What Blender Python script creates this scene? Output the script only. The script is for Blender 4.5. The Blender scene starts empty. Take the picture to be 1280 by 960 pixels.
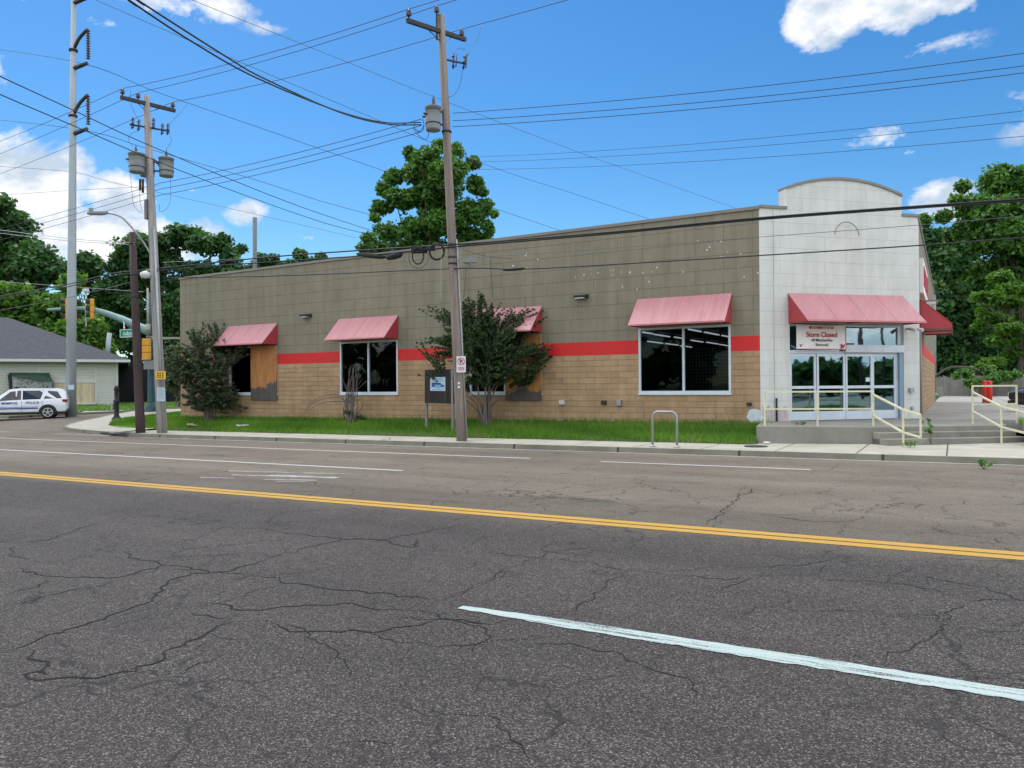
import bpy, bmesh, math, random
import numpy as np
from mathutils import Vector, Matrix

random.seed(7)
C = bpy.context.scene.collection
R = math.radians

# ------------------------------------------------------------------ survey
# Camera solved from the vanishing points of the street and the store wall.
F = 960.0
EYE = np.array([0, 0, 1.75])
ROLL, PITCH = .0077, 2.1 / 960
_r = np.array([.8669, .4985, 0.]); _r /= np.linalg.norm(_r)
_f = np.array([-_r[1], _r[0], 0.])
_u = np.array([0, 0, 1.])
CF = _f * math.cos(PITCH) + _u * math.sin(PITCH)
UP = _u * math.cos(PITCH) - _f * math.sin(PITCH)
CX = _r * math.cos(ROLL) - UP * math.sin(ROLL)
CY = _r * math.sin(ROLL) + UP * math.cos(ROLL)
SL = .007                                  # the street falls gently to the left


def ray(px, py): return CX * ((px - 640) / F) + CY * ((480 - py) / F) + CF
def hit(px, py, n, d):
    r = ray(px, py); n = np.array(n, float)
    return EYE + r * ((d - n @ EYE) / (n @ r))
def gz(x): return SL * max(x, -32.0)       # street level
def G(px, py, dz=0.0):                     # survey point on the street
    p = hit(px, py, (-SL, 0, 1), dz)
    return p if p[0] > -32 else hit(px, py, (0, 0, 1), dz - 32 * SL)
def gz2(y): return -32 * SL + .035 * max(0, y - 19.2)   # the side street climbs away from the corner
def G2(px, py, dz=0.0):
    p = G(px, py, dz)
    return p if p[1] < 19.2 else hit(px, py, (0, -.035, 1), dz - 32 * SL - .035 * 19.2)
def WY(px, py, Y=24.5): return hit(px, py, (0, 1, 0), Y)
def HZ(px, py, z): return hit(px, py, (0, 0, 1), z)
def P(px, py, d):                          # survey point at forward distance d
    return EYE + ray(px, py) * d
def V(p): return Vector((float(p[0]), float(p[1]), float(p[2])))

# ------------------------------------------------------------------ objects
def tag(o, label=None, cat=None, group=None, kind=None):
    if label: o['label'] = label
    if cat: o['category'] = cat
    if group: o['group'] = group
    if kind: o['kind'] = kind
    return o

def thing(name, label, cat, loc=(0, 0, 0), group=None):
    o = bpy.data.objects.new(name, None); C.objects.link(o)
    o.empty_display_size = .3
    o.location = (float(loc[0]), float(loc[1]), float(loc[2]))
    return tag(o, label, cat, group)

def root_loc(o):
    while o.parent: o = o.parent
    return np.array(o.location)

class MB:
    """collects shapes in world coordinates and links them as ONE mesh"""
    def __init__(s): s.v = []; s.f = []; s.sm = []
    def add(s, vs, fs, smooth=False):
        b = len(s.v); s.v += [tuple(float(c) for c in p) for p in vs]
        for f in fs: s.f.append(tuple(b + i for i in f)); s.sm.append(smooth)
        return s
    def quad(s, a, b, c, d): return s.add([a, b, c, d], [(0, 1, 2, 3)])
    def box(s, c, size, rot=None):
        hx, hy, hz = [k / 2 for k in size]
        vs = [Vector((x, y, z)) for x in (-hx, hx) for y in (-hy, hy) for z in (-hz, hz)]
        if rot is not None:
            m = rot if isinstance(rot, Matrix) else Matrix.Rotation(rot, 3, 'Z')
            vs = [m @ v for v in vs]
        c = V(c); vs = [v + c for v in vs]
        return s.add(vs, [(0, 1, 3, 2), (4, 6, 7, 5), (0, 4, 5, 1), (2, 3, 7, 6), (0, 2, 6, 4), (1, 5, 7, 3)])
    def aabb(s, lo, hi):
        return s.box([(a + b) / 2 for a, b in zip(lo, hi)], [abs(b - a) for a, b in zip(lo, hi)])
    def bar(s, a, b, w, h=None, up=(0, 0, 1)):
        a, b = V(a), V(b); h = h or w; d = (b - a); L = d.length; d.normalize()
        up = Vector(up); x = d.cross(up)
        if x.length < 1e-4: x = d.cross(Vector((0, 1, 0)))
        x.normalize(); y = x.cross(d)
        m = Matrix((x, d, y)).transposed()
        return s.box((a + b) / 2, (w, L, h), m)
    def tube(s, pts, rad, n=8, cap=True, smooth=True):
        pts = [V(p) for p in pts]; k = len(pts)
        rad = [rad] * k if not hasattr(rad, '__len__') else rad
        t0 = (pts[1] - pts[0]).normalized()
        x = t0.cross(Vector((0, 0, 1)))
        if x.length < 1e-3: x = t0.cross(Vector((0, 1, 0)))
        x.normalize(); vs = []
        for i, p in enumerate(pts):
            t = (pts[min(i + 1, k - 1)] - pts[max(i - 1, 0)]).normalized()
            x = (x - t * x.dot(t)); x.normalize(); y = t.cross(x)
            for j in range(n):
                a = 2 * math.pi * j / n
                vs.append(p + (x * math.cos(a) + y * math.sin(a)) * rad[i])
        fs = [(i * n + j, i * n + (j + 1) % n, (i + 1) * n + (j + 1) % n, (i + 1) * n + j)
              for i in range(k - 1) for j in range(n)]
        s.add(vs, fs, smooth)
        if cap:
            b = len(s.v) - len(vs)
            s.f.append(tuple(b + j for j in reversed(range(n)))); s.sm.append(False)
            s.f.append(tuple(b + (k - 1) * n + j for j in range(n))); s.sm.append(False)
        return s
    def prism(s, poly, ext):
        n = len(poly); e = V(ext); a = [V(p) for p in poly]; b = [p + e for p in a]
        s.add(a + b, [tuple(range(n)), tuple(reversed(range(n, 2 * n)))] +
              [(i, n + i, n + (i + 1) % n, (i + 1) % n) for i in range(n)])
        return s
    def poly(s, pts): return s.add(pts, [tuple(range(len(pts)))])
    def lathe(s, c, prof, n=12, axis=(0, 0, 1)):
        ax = Vector(axis).normalized(); x = ax.orthogonal().normalized(); y = ax.cross(x); c = V(c)
        vs = [c + ax * z + (x * math.cos(2 * math.pi * j / n) + y * math.sin(2 * math.pi * j / n)) * r
              for r, z in prof for j in range(n)]
        k = len(prof)
        fs = [(i * n + j, i * n + (j + 1) % n, (i + 1) * n + (j + 1) % n, (i + 1) * n + j)
              for i in range(k - 1) for j in range(n)]
        s.add(vs, fs, True)
        b = len(s.v) - len(vs)
        s.f.append(tuple(b + j for j in reversed(range(n)))); s.sm.append(False)
        s.f.append(tuple(b + (k - 1) * n + j for j in range(n))); s.sm.append(False)
        return s
    def merge(s, o):
        b = len(s.v); s.v += o.v; s.f += [tuple(b + i for i in f) for f in o.f]; s.sm += o.sm; return s
    def build(s, name, mat, parent=None, loc=None, bevel=0, fix=True):
        vs = np.array(s.v, float)
        if parent is not None: org = root_loc(parent)
        elif loc is not None: org = np.array(loc, float)
        else:
            lo, hi = vs.min(0), vs.max(0); org = np.array([(lo[0] + hi[0]) / 2, (lo[1] + hi[1]) / 2, lo[2]])
        me = bpy.data.meshes.new(name)
        me.from_pydata([tuple(p) for p in vs - org], [], s.f)
        me.polygons.foreach_set('use_smooth', s.sm)
        if fix:
            bm = bmesh.new(); bm.from_mesh(me)
            bmesh.ops.recalc_face_normals(bm, faces=bm.faces); bm.to_mesh(me); bm.free()
        # wall-projected coordinates in metres: u runs along the face, v is height
        uv = me.uv_layers.new(name='UVMap')
        for poly in me.polygons:
            n = poly.normal
            if abs(n.z) < .8:
                t = Vector((-n.y, n.x)); t.normalize()
                if t.x < -.01 or (abs(t.x) <= .01 and t.y < 0): t = -t
                for li in poly.loop_indices:
                    p = me.vertices[me.loops[li].vertex_index].co
                    uv.data[li].uv = (p.x * t.x + p.y * t.y + org[0] * t.x + org[1] * t.y, p.z + org[2])
            else:
                for li in poly.loop_indices:
                    p = me.vertices[me.loops[li].vertex_index].co
                    uv.data[li].uv = (p.x + org[0], p.y + org[1])
        me.materials.append(mat)
        o = bpy.data.objects.new(name, me); C.objects.link(o)
        if parent is not None: o.parent = parent
        else: o.location = org
        if bevel:
            m = o.modifiers.new('bevel', 'BEVEL'); m.width = bevel; m.segments = 2; m.limit_method = 'ANGLE'
        return o

def copy_tree(o, loc=None, parent=None):
    c = o.copy(); C.objects.link(c)
    if parent is not None: c.parent = parent
    if loc is not None: c.location = loc
    for ch in list(o.children): copy_tree(ch, None, c)
    return c

def text_mesh(name, body, size, mat, origin, xdir, ydir, parent=None, depth=.004, align='CENTER', bold=0.0, sx=1.0):
    cu = bpy.data.curves.new(name, 'FONT'); cu.body = body; cu.size = size
    cu.align_x = align; cu.align_y = 'CENTER'; cu.extrude = depth / 2; cu.offset = bold
    t = bpy.data.objects.new('tmp_text', cu); C.objects.link(t)
    dg = bpy.context.evaluated_depsgraph_get(); dg.update()
    me = bpy.data.meshes.new_from_object(t.evaluated_get(dg))
    bpy.data.objects.remove(t); bpy.data.curves.remove(cu)
    x = Vector(xdir).normalized(); y = Vector(ydir).normalized(); z = x.cross(y)
    o0 = V(origin)
    m = MB()
    m.add([o0 + x * v.co.x * sx + y * v.co.y + z * v.co.z for v in me.vertices], [tuple(p.vertices) for p in me.polygons])
    bpy.data.meshes.remove(me)
    return m.build(name, mat, parent)

# ------------------------------------------------------------------ materials
class NT:
    def __init__(s, m):
        s.t = m.node_tree; s.n = s.t.nodes; s.l = s.t.links
    def new(s, t, **k):
        n = s.n.new(t)
        for a, b in k.items(): setattr(n, a, b)
        return n
    def ln(s, a, b): s.l.new(a, b)
    def math(s, op, a, b=None, c=None, clamp=False):
        n = s.new('ShaderNodeMath', operation=op); n.use_clamp = clamp
        for i, v in enumerate((a, b, c)):
            if v is None: continue
            if hasattr(v, 'is_linked'): s.ln(v, n.inputs[i])
            else: n.inputs[i].default_value = v
        return n.outputs[0]
    def mix(s, fac, a, b, blend='MIX'):
        n = s.new('ShaderNodeMix', data_type='RGBA', blend_type=blend)
        for sock, v in ((n.inputs[0], fac), (n.inputs[6], a), (n.inputs[7], b)):
            if hasattr(v, 'is_linked'): s.ln(v, sock)
            elif hasattr(v, '__len__'): sock.default_value = (*v[:3], 1)
            else: sock.default_value = v
        return n.outputs[2]
    def ramp(s, fac, stops, interp='LINEAR'):
        n = s.new('ShaderNodeValToRGB'); n.color_ramp.interpolation = interp
        e = n.color_ramp.elements
        while len(e) < len(stops): e.new(.5)
        for el, (p, c) in zip(e, stops):
            el.position = p; el.color = (c, c, c, 1) if not hasattr(c, '__len__') else (*c[:3], 1)
        s.ln(fac, n.inputs[0]); return n.outputs[0]
    def noise(s, vec, scale, detail=4, rough=.6, dist=0, dim='3D'):
        n = s.new('ShaderNodeTexNoise'); n.noise_dimensions = dim
        n.inputs['Scale'].default_value = scale; n.inputs['Detail'].default_value = detail
        n.inputs['Roughness'].default_value = rough; n.inputs['Distortion'].default_value = dist
        if vec is not None: s.ln(vec, n.inputs['Vector'])
        return n.outputs['Fac']
    def mapping(s, vec, scale=(1, 1, 1), loc=(0, 0, 0), rot=(0, 0, 0)):
        n = s.new('ShaderNodeMapping'); n.inputs['Scale'].default_value = scale
        n.inputs['Location'].default_value = loc; n.inputs['Rotation'].default_value = rot
        s.ln(vec, n.inputs['Vector']); return n.outputs[0]

def base(name):
    m = bpy.data.materials.new(name); m.use_nodes = True
    t = NT(m); b = t.n['Principled BSDF']
    return m, t, b

def mat(name, col, rough=.7, var=.15, scale=3.0, metal=0.0, bump=0.0, bscale=40.0, spec=.4, dirt=None, dscale=1.2,
        stretch=(1, 1, 1), damt=.6, coat=0.0):
    m, t, b = base(name)
    geo = t.new('ShaderNodeNewGeometry').outputs['Position']
    vec = t.mapping(geo, stretch)
    n1 = t.noise(vec, scale, 6, .65)
    lo = [c * (1 - var) for c in col]; hi = [min(1, c * (1 + var)) for c in col]
    c = t.ramp(n1, [(.3, lo), (.7, hi)])
    if dirt:
        n2 = t.noise(vec, dscale, 8, .7, .4)
        c = t.mix(t.ramp(n2, [(.48, 0.0), (.68, damt)]), c, dirt)
    t.ln(c, b.inputs['Base Color'])
    b.inputs['Roughness'].default_value = rough; b.inputs['Metallic'].default_value = metal
    b.inputs['Specular IOR Level'].default_value = spec
    b.inputs['Coat Weight'].default_value = coat
    if bump:
        bp = t.new('ShaderNodeBump'); bp.inputs['Strength'].default_value = bump; bp.inputs['Distance'].default_value = .02
        t.ln(t.noise(vec, bscale, 4, .6), bp.inputs['Height']); t.ln(bp.outputs[0], b.inputs['Normal'])
    return m

def block_mat(name, col, mortar, bw, bh, msize, var=.06, off=.5, bump=.3, streak=.12, bvar=.06, rough=.85, blotch=None):
    m, t, b = base(name)
    uv = t.new('ShaderNodeUVMap').outputs[0]
    br = t.new('ShaderNodeTexBrick'); br.offset = off
    t.ln(uv, br.inputs['Vector'])
    br.inputs['Scale'].default_value = 1; br.inputs['Brick Width'].default_value = bw; br.inputs['Row Height'].default_value = bh
    br.inputs['Mortar Size'].default_value = msize; br.inputs['Mortar Smooth'].default_value = .3
    br.inputs['Color1'].default_value = (*[c * (1 - bvar) for c in col], 1)
    br.inputs['Color2'].default_value = (*[min(1, c * (1 + bvar)) for c in col], 1)
    br.inputs['Mortar'].default_value = (*mortar, 1); br.inputs['Bias'].default_value = 0
    c = br.outputs['Color']
    n1 = t.noise(uv, 1.3, 8, .65)
    k = t.ramp(n1, [(.3, 1 - var * 1.6), (.7, 1 + var)])
    c = t.mix(1.0, c, k, 'MULTIPLY')
    st = t.noise(t.mapping(uv, (2.2, .16, 1)), 1.5, 6, .7)      # rain streaks
    c = t.mix(1.0, c, t.ramp(st, [(.38, 1 - streak), (.6, 1.0)]), 'MULTIPLY')
    if blotch:
        nb = t.noise(uv, .55, 7, .7, .6)
        c = t.mix(t.ramp(nb, [(.52, 0.0), (.66, .55)]), c, blotch)
    fine = t.noise(uv, 60, 3, .6)
    c = t.mix(1.0, c, t.ramp(fine, [(.3, .93), (.7, 1.07)]), 'MULTIPLY')
    t.ln(c, b.inputs['Base Color']); b.inputs['Roughness'].default_value = rough
    b.inputs['Specular IOR Level'].default_value = .25
    bp = t.new('ShaderNodeBump'); bp.inputs['Strength'].default_value = bump; bp.inputs['Distance'].default_value = .02
    h = t.math('SUBTRACT', t.math('MULTIPLY', fine, .35), br.outputs['Fac'])
    t.ln(h, bp.inputs['Height']); t.ln(bp.outputs[0], b.inputs['Normal'])
    return m

def leaf_mat(name, c1, c2, trans=.35, rough=.5, dry=None):
    m, t, b = base(name)
    at = t.new('ShaderNodeAttribute', attribute_name='tint').outputs['Fac']
    c = t.ramp(at, [(0, c1), (1, c2)] if dry is None else [(0, c1), (.90, c2), (.95, dry), (1, dry)])
    t.ln(c, b.inputs['Base Color']); b.inputs['Roughness'].default_value = rough
    b.inputs['Specular IOR Level'].default_value = .35
    tr = t.new('ShaderNodeBsdfTranslucent')
    t.ln(t.mix(1.0, c, (1.35, 1.5, .5), 'MULTIPLY'), tr.inputs['Color'])
    mx = t.new('ShaderNodeMixShader'); mx.inputs[0].default_value = trans
    t.ln(b.outputs[0], mx.inputs[1]); t.ln(tr.outputs[0], mx.inputs[2])
    t.ln(mx.outputs[0], t.n['Material Output'].inputs['Surface'])
    return m

def glass_mat(name, tint, refl, rough=.02, see=.55, gcol=(.85, .93, .95)):
    m, t, b = base(name)
    gl = t.new('ShaderNodeBsdfGlossy'); gl.inputs['Roughness'].default_value = rough
    gl.inputs['Color'].default_value = (*gcol, 1)
    tp = t.new('ShaderNodeBsdfTransparent'); tp.inputs['Color'].default_value = (*[c * see for c in tint], 1)
    lw = t.new('ShaderNodeLayerWeight'); lw.inputs['Blend'].default_value = .35
    f = t.math('ADD', t.math('MULTIPLY', lw.outputs['Fresnel'], .6), refl, clamp=True)
    mx = t.new('ShaderNodeMixShader'); t.ln(f, mx.inputs[0])
    t.ln(tp.outputs[0], mx.inputs[1]); t.ln(gl.outputs[0], mx.inputs[2])
    # slight waviness of the sheet
    geo = t.new('ShaderNodeNewGeometry').outputs['Position']
    bp = t.new('ShaderNodeBump'); bp.inputs['Strength'].default_value = .03; bp.inputs['Distance'].default_value = .05
    t.ln(t.noise(geo, 1.3, 2, .5), bp.inputs['Height']); t.ln(bp.outputs[0], gl.inputs['Normal'])
    t.ln(mx.outputs[0], t.n['Material Output'].inputs['Surface'])
    return m

def emit_mat(name, col, s):
    m, t, b = base(name)
    b.inputs['Base Color'].default_value = (*col, 1)
    b.inputs['Emission Color'].default_value = (*col, 1); b.inputs['Emission Strength'].default_value = s
    return m

M = {}
M['cream'] = block_mat('cream_block', (.66, .665, .625), (.49, .49, .46), 1.6, .40, .007, .05, .5, .25, .10, .02)
M['olive'] = block_mat('olive_stucco', (.262, .234, .170), (.170, .151, .111), 1.8, .45, .012, .06, .5, .3, .16, .015)
M['tanbrick'] = block_mat('tan_split_face_block', (.445, .298, .172), (.385, .255, .145), .6, .2, .010, .10, .5, .9, .16, .10, blotch=(.37, .23, .13))
M['stripe'] = mat('red_wall_paint', (.62, .022, .022), .6, .06, 2, bump=.1, dirt=(.46, .02, .02), damt=.25)
M['coping'] = mat('grey_coping_metal', (.20, .185, .16), .45, .1, 2, spec=.5)
M['alu'] = mat('white_aluminium', (.60, .66, .72), .4, .06, 4, spec=.5, dirt=(.35, .36, .36), damt=.25)
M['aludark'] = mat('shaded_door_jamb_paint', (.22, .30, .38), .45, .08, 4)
M['glass'] = glass_mat('window_glass', (.30, .33, .36), .0)
M['doorglass'] = glass_mat('door_glass', (.25, .32, .36), .26, gcol=(.55, .85, .95))
M['transomglass'] = glass_mat('transom_glass', (.2, .25, .28), .26, gcol=(.70, .90, .93))
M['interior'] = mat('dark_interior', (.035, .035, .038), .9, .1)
M['black'] = mat('black_rubber', (.012, .012, .013), .6, .2)
M['wire'] = mat('dark_cable', (.016, .017, .02), .6, .1)
M['greywire'] = mat('grey_strand', (.10, .105, .11), .5, .1)
M['darkmetal'] = mat('dark_weathered_metal', (.04, .038, .04), .5, .2, metal=.3)
M['galv'] = mat('galvanised_steel', (.36, .38, .39), .45, .12, 6, metal=.6, dirt=(.3, .3, .29), damt=.4)
M['steelpole'] = mat('pale_grey_steel_pole', (.34, .385, .405), .55, .08, 1.5, metal=.25, stretch=(1, 1, .15), dirt=(.34, .36, .38), damt=.5)
M['woodpole'] = mat('weathered_pole_wood', (.235, .192, .165), .9, .32, 9, bump=.6, bscale=30, stretch=(1, 1, .06), dirt=(.13, .095, .075), dscale=4, damt=.75)
M['palepole'] = mat('pale_grey_pole_wood', (.31, .295, .28), .9, .3, 9, bump=.6, bscale=30, stretch=(1, 1, .06), dirt=(.16, .135, .12), dscale=4, damt=.7)
M['darkpole'] = mat('dark_creosote_wood', (.062, .042, .040), .85, .3, 9, bump=.5, bscale=30, stretch=(1, 1, .06))
M['xarm'] = mat('dark_crossarm_wood', (.055, .048, .047), .85, .25, 8, stretch=(1, .2, 1))
M['can'] = mat('transformer_grey_paint', (.22, .24, .24), .5, .12, 3, dirt=(.16, .13, .10), damt=.35)
M['porcelain'] = mat('dark_porcelain', (.05, .03, .035), .25, .1, spec=.6)
M['brass'] = mat('bare_fittings', (.32, .30, .24), .5, .3, 10, metal=.5)
M['awn_sheen_fade'] = mat('sky_sheen_faded_red_vinyl', (.50, .205, .218), .45, .09, 1.3, spec=.5, stretch=(3.5, .7, .4), dirt=(.57, .31, .315), damt=.45)  # sky sheen and sun fading both put into the pale slope colour
M['awnred'] = mat('deep_red_vinyl', (.42, .045, .055), .45, .06, 1.5, spec=.45)
M['railing'] = mat('pale_yellow_rail_paint', (.66, .64, .44), .45, .06, 5, dirt=(.42, .33, .2), dscale=6, damt=.5)
M['red'] = mat('red_bollard_paint', (.62, .03, .02), .45, .06)
M['yellow'] = mat('signal_yellow_paint', (.62, .30, .025), .5, .1, 5)
M['teal'] = mat('verdigris_pole_paint', (.13, .24, .23), .5, .1, 3, dirt=(.22, .33, .32), damt=.5)
M['tealdark'] = mat('dark_teal_post_paint', (.025, .075, .085), .5, .15, 3)
M['signgreen'] = mat('street_sign_green', (.008, .26, .15), .35, .05)
M['signwhite'] = mat('sign_white', (.68, .70, .72), .4, .05, 6)
M['paperblue'] = mat('pale_blue_notice', (.42, .52, .60), .6, .12, 12)
M['signyellow'] = mat('yellow_tag', (.72, .42, .03), .5, .08, 14)
M['signred'] = mat('sign_red_ink', (.46, .03, .05), .5, .05)
M['ink'] = mat('black_ink', (.02, .02, .022), .6, .05)
M['orangeink'] = mat('orange_ink', (.62, .22, .08), .6, .05)
M['blueink'] = mat('blue_ink', (.03, .06, .26), .6, .1)
M['lightblue'] = mat('light_blue_ink', (.16, .38, .55), .6, .1)
M['vinyl'] = mat('white_banner_vinyl', (.84, .81, .79), .5, .05, 2.5)
M['boardwood'] = mat('weathered_black_board', (.028, .025, .026), .85, .3, 14, bump=.4, stretch=(1, 1, .1), dirt=(.08, .07, .065), dscale=5, damt=.5, spec=.2)
M['paleboard'] = mat('pale_plywood', (.58, .48, .32), .8, .16, 6, stretch=(1, 1, .15), dirt=(.36, .28, .18), dscale=2, damt=.5)
M['siding'] = None
M['shingle'] = mat('grey_shingles', (.060, .063, .075), .9, .22, 3, bump=.5, bscale=14)
M['whitetrim'] = mat('white_trim', (.56, .57, .55), .6, .08)
M['police'] = mat('white_car_paint', (.72, .75, .79), .25, .02, coat=.4, spec=.5)
M['carblue'] = mat('dark_blue_car_paint', (.03, .045, .10), .2, .03, coat=.6, spec=.5)
M['carglass'] = mat('dark_car_glass', (.012, .016, .022), .06, .1, spec=.7)
M['tyre'] = mat('tyre_rubber', (.018, .018, .019), .85, .2)
M['rim'] = mat('alloy_rim', (.55, .57, .58), .3, .06, metal=.7)
M['lamp_red'] = mat('tail_lamp_red', (.22, .015, .015), .2, .05)
M['clear'] = mat('clear_lamp', (.7, .72, .74), .15, .05)
M['fence'] = mat('grey_fence_wood', (.23, .215, .20), .9, .3, 3, bump=.4, stretch=(4, 4, .15))
M['darkfence'] = mat('black_fence_slats', (.02, .022, .024), .8, .2)
M['bark'] = mat('tree_bark', (.075, .06, .048), .9, .3, 6, bump=.6, stretch=(1, 1, .3))
M['twig'] = mat('shrub_stem', (.15, .125, .11), .9, .25, 8, stretch=(1, 1, .3))
M['litter'] = mat('white_litter', (.6, .62, .6), .7, .1)
M['graffiti'] = None
M['leaf_mid'] = leaf_mat('leaf_mid_green', (.044, .118, .025), (.125, .262, .048))
M['leaf_dark'] = leaf_mat('leaf_dark_green', (.027, .082, .031), (.086, .188, .054), .35)
M['leaf_bright'] = leaf_mat('leaf_bright_green', (.052, .135, .020), (.15, .29, .042), .4)
M['leaf_shrub'] = leaf_mat('leaf_shrub_green', (.022, .052, .018), (.062, .112, .034), .25)
M['leaf_bush'] = leaf_mat('leaf_bush_green', (.040, .068, .032), (.115, .150, .075), .25)
M['grass'] = leaf_mat('grass_blades', (.038, .120, .012), (.165, .32, .036), .35, .75, (.30, .27, .11))
M['tubelight'] = emit_mat('lit_fluorescent_tube', (.95, .97, 1.0), 1.1)
M['lamplens'] = mat('pale_lamp_lens', (.6, .62, .6), .3, .05)

# plywood with a weathered grey lower patch
def plywood(name, z0, z1, edge):
    m, t, b = base(name)
    geo = t.new('ShaderNodeNewGeometry').outputs['Position']
    g = t.noise(t.mapping(geo, (1, 1, .25)), 5, 7, .7, 1.0)
    c = t.ramp(g, [(.25, (.30, .115, .035)), (.5, (.46, .20, .065)), (.75, (.56, .28, .11))])
    sep = t.new('ShaderNodeSeparateXYZ'); t.ln(geo, sep.inputs[0])
    wav = t.math('MULTIPLY', t.math('SUBTRACT', t.noise(geo, 1.1, 5, .6), .5), 2.0)
    h = t.math('ADD', sep.outputs[2], wav)
    k = t.ramp(t.math('DIVIDE', t.math('SUBTRACT', h, z0), z1 - z0), [(edge - .03, 1.0), (edge + .03, 0.0)])
    c = t.mix(k, c, t.ramp(g, [(.3, (.07, .058, .05)), (.7, (.13, .11, .095))]))
    t.ln(c, b.inputs['Base Color']); b.inputs['Roughness'].default_value = .85
    return m
M['ply'] = plywood('weathered_plywood', 1.19, 3.62, .27)
M['ply2'] = plywood('orange_plywood_wet_foot', 1.19, 3.62, .17)

def siding():
    m, t, b = base('pale_lap_siding')
    geo = t.new('ShaderNodeNewGeometry').outputs['Position']
    sep = t.new('ShaderNodeSeparateXYZ'); t.ln(geo, sep.inputs[0])
    f = t.math('FRACT', t.math('MULTIPLY', sep.outputs[2], 1 / .24))
    c = t.mix(t.ramp(f, [(.0, 1.0), (.10, 0.0)]), (.55, .56, .49), (.23, .24, .215))
    n = t.noise(geo, .6, 7, .7, .5)
    c = t.mix(t.ramp(n, [(.5, 0.0), (.75, .6)]), c, (.36, .37, .31))
    t.ln(c, b.inputs['Base Color']); b.inputs['Roughness'].default_value = .8
    bp = t.new('ShaderNodeBump'); bp.inputs['Strength'].default_value = .5; bp.inputs['Distance'].default_value = .03
    t.ln(f, bp.inputs['Height']); t.ln(bp.outputs[0], b.inputs['Normal'])
    return m
M['siding'] = siding()

def graffiti():
    m, t, b = base('scribbled_white_panel')
    geo = t.new('ShaderNodeNewGeometry').outputs['Position']
    n = t.noise(geo, 2.6, 3, .5, 2.2)
    k = t.ramp(t.math('ABSOLUTE', t.math('SUBTRACT', n, .5)), [(.0, 1.0), (.022, 1.0), (.04, 0.0)])
    n2 = t.noise(geo, 1.1, 4, .6, 1)
    c = t.mix(t.ramp(n2, [(.5, 0.0), (.62, .5)]), (.52, .54, .55), (.38, .36, .50))
    c = t.mix(k, c, (.05, .07, .06))
    t.ln(c, b.inputs['Base Color'])
    return m
M['graffiti'] = graffiti()

# ---- asphalt: dark bluish near half with pale aggregate, worn brownish far half
def asphalt(name, far_only=False):
    m, t, b = base(name)
    geo = t.new('ShaderNodeNewGeometry').outputs['Position']
    sep = t.new('ShaderNodeSeparateXYZ'); t.ln(geo, sep.inputs[0])
    big = t.noise(geo, .35, 7, .65)
    streak = t.noise(t.mapping(geo, (.07, 1.1, 1)), 1.0, 6, .6)
    vor = t.new('ShaderNodeTexVoronoi'); vor.inputs['Scale'].default_value = 130; t.ln(geo, vor.inputs['Vector'])
    sepc = t.new('ShaderNodeSeparateColor'); t.ln(vor.outputs['Color'], sepc.inputs[0])
    stone = sepc.outputs[0]
    near = t.ramp(stone, [(0, (.014, .0115, .010)), (.40, (.035, .0290, .0255)), (.78, (.075, .063, .056)), (.93, (.140, .120, .108)), (1, (.24, .213, .195))])
    far = t.ramp(stone, [(0, (.080, .064, .047)), (.5, (.134, .110, .084)), (.9, (.20, .168, .132)), (1, (.30, .26, .215))])
    edge = t.math('ADD', sep.outputs[1], t.math('MULTIPLY', t.math('SUBTRACT', t.noise(geo, .8, 6, .6), .5), .5))
    k = t.ramp(t.math('SUBTRACT', edge, 8.55), [(.0, 0.0), (.45, 1.0)])
    band = t.math('ADD', sep.outputs[1], t.math('MULTIPLY', t.math('SUBTRACT', t.noise(t.mapping(geo, (.12, 1, 1)), 1.2, 7, .65), .5), 2.2))
    far = t.mix(1.0, far, t.ramp(t.math('DIVIDE', t.math('SUBTRACT', band, 9.2), 3.0), [(.0, .76), (.5, .82), (.8, 1.08)]), 'MULTIPLY')
    if far_only: c = far
    else: c = t.mix(k, near, far)
    c = t.mix(1.0, c, t.ramp(big, [(.25, .78), (.75, 1.2)]), 'MULTIPLY')
    c = t.mix(1.0, c, t.ramp(streak, [(.3, .80), (.7, 1.14)]), 'MULTIPLY')
    # oil and patch stains
    blot = t.noise(t.mapping(geo, (.35, 1, 1)), .9, 6, .65, .5)
    c = t.mix(t.ramp(blot, [(.58, 0.0), (.74, .6)]), c, (.030, .027, .026))
    # hairline crazing in the old surface
    wv = t.new('ShaderNodeVectorMath', operation='ADD')
    nz = t.new('ShaderNodeTexNoise'); nz.inputs['Scale'].default_value = 2.2; nz.inputs['Detail'].default_value = 5
    t.ln(geo, nz.inputs['Vector'])
    sc = t.new('ShaderNodeVectorMath', operation='SCALE'); sc.inputs['Scale'].default_value = .7
    t.ln(nz.outputs['Color'], sc.inputs[0]); t.ln(geo, wv.inputs[0]); t.ln(sc.outputs[0], wv.inputs[1])
    v2 = t.new('ShaderNodeTexVoronoi'); v2.feature = 'DISTANCE_TO_EDGE'; v2.inputs['Scale'].default_value = .9
    t.ln(wv.outputs[0], v2.inputs['Vector'])
    cr = t.ramp(v2.outputs['Distance'], [(.0, 1.0), (.006, .9), (.014, 0.0)])
    where = t.ramp(t.noise(geo, .30, 4, .6), [(.42, 0.0), (.55, .9)])
    c = t.mix(t.math('MULTIPLY', cr, where), c, (.014, .013, .013))
    t.ln(c, b.inputs['Base Color'])
    b.inputs['Roughness'].default_value = .82; b.inputs['Specular IOR Level'].default_value = .35
    bp = t.new('ShaderNodeBump'); bp.inputs['Strength'].default_value = .55; bp.inputs['Distance'].default_value = .006
    t.ln(t.math('ADD', vor.outputs['Distance'], t.math('MULTIPLY', t.noise(geo, 45, 3, .6), .8)), bp.inputs['Height'])
    t.ln(bp.outputs[0], b.inputs['Normal'])
    return m
M['asphalt'] = asphalt('cracked_asphalt')
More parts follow.
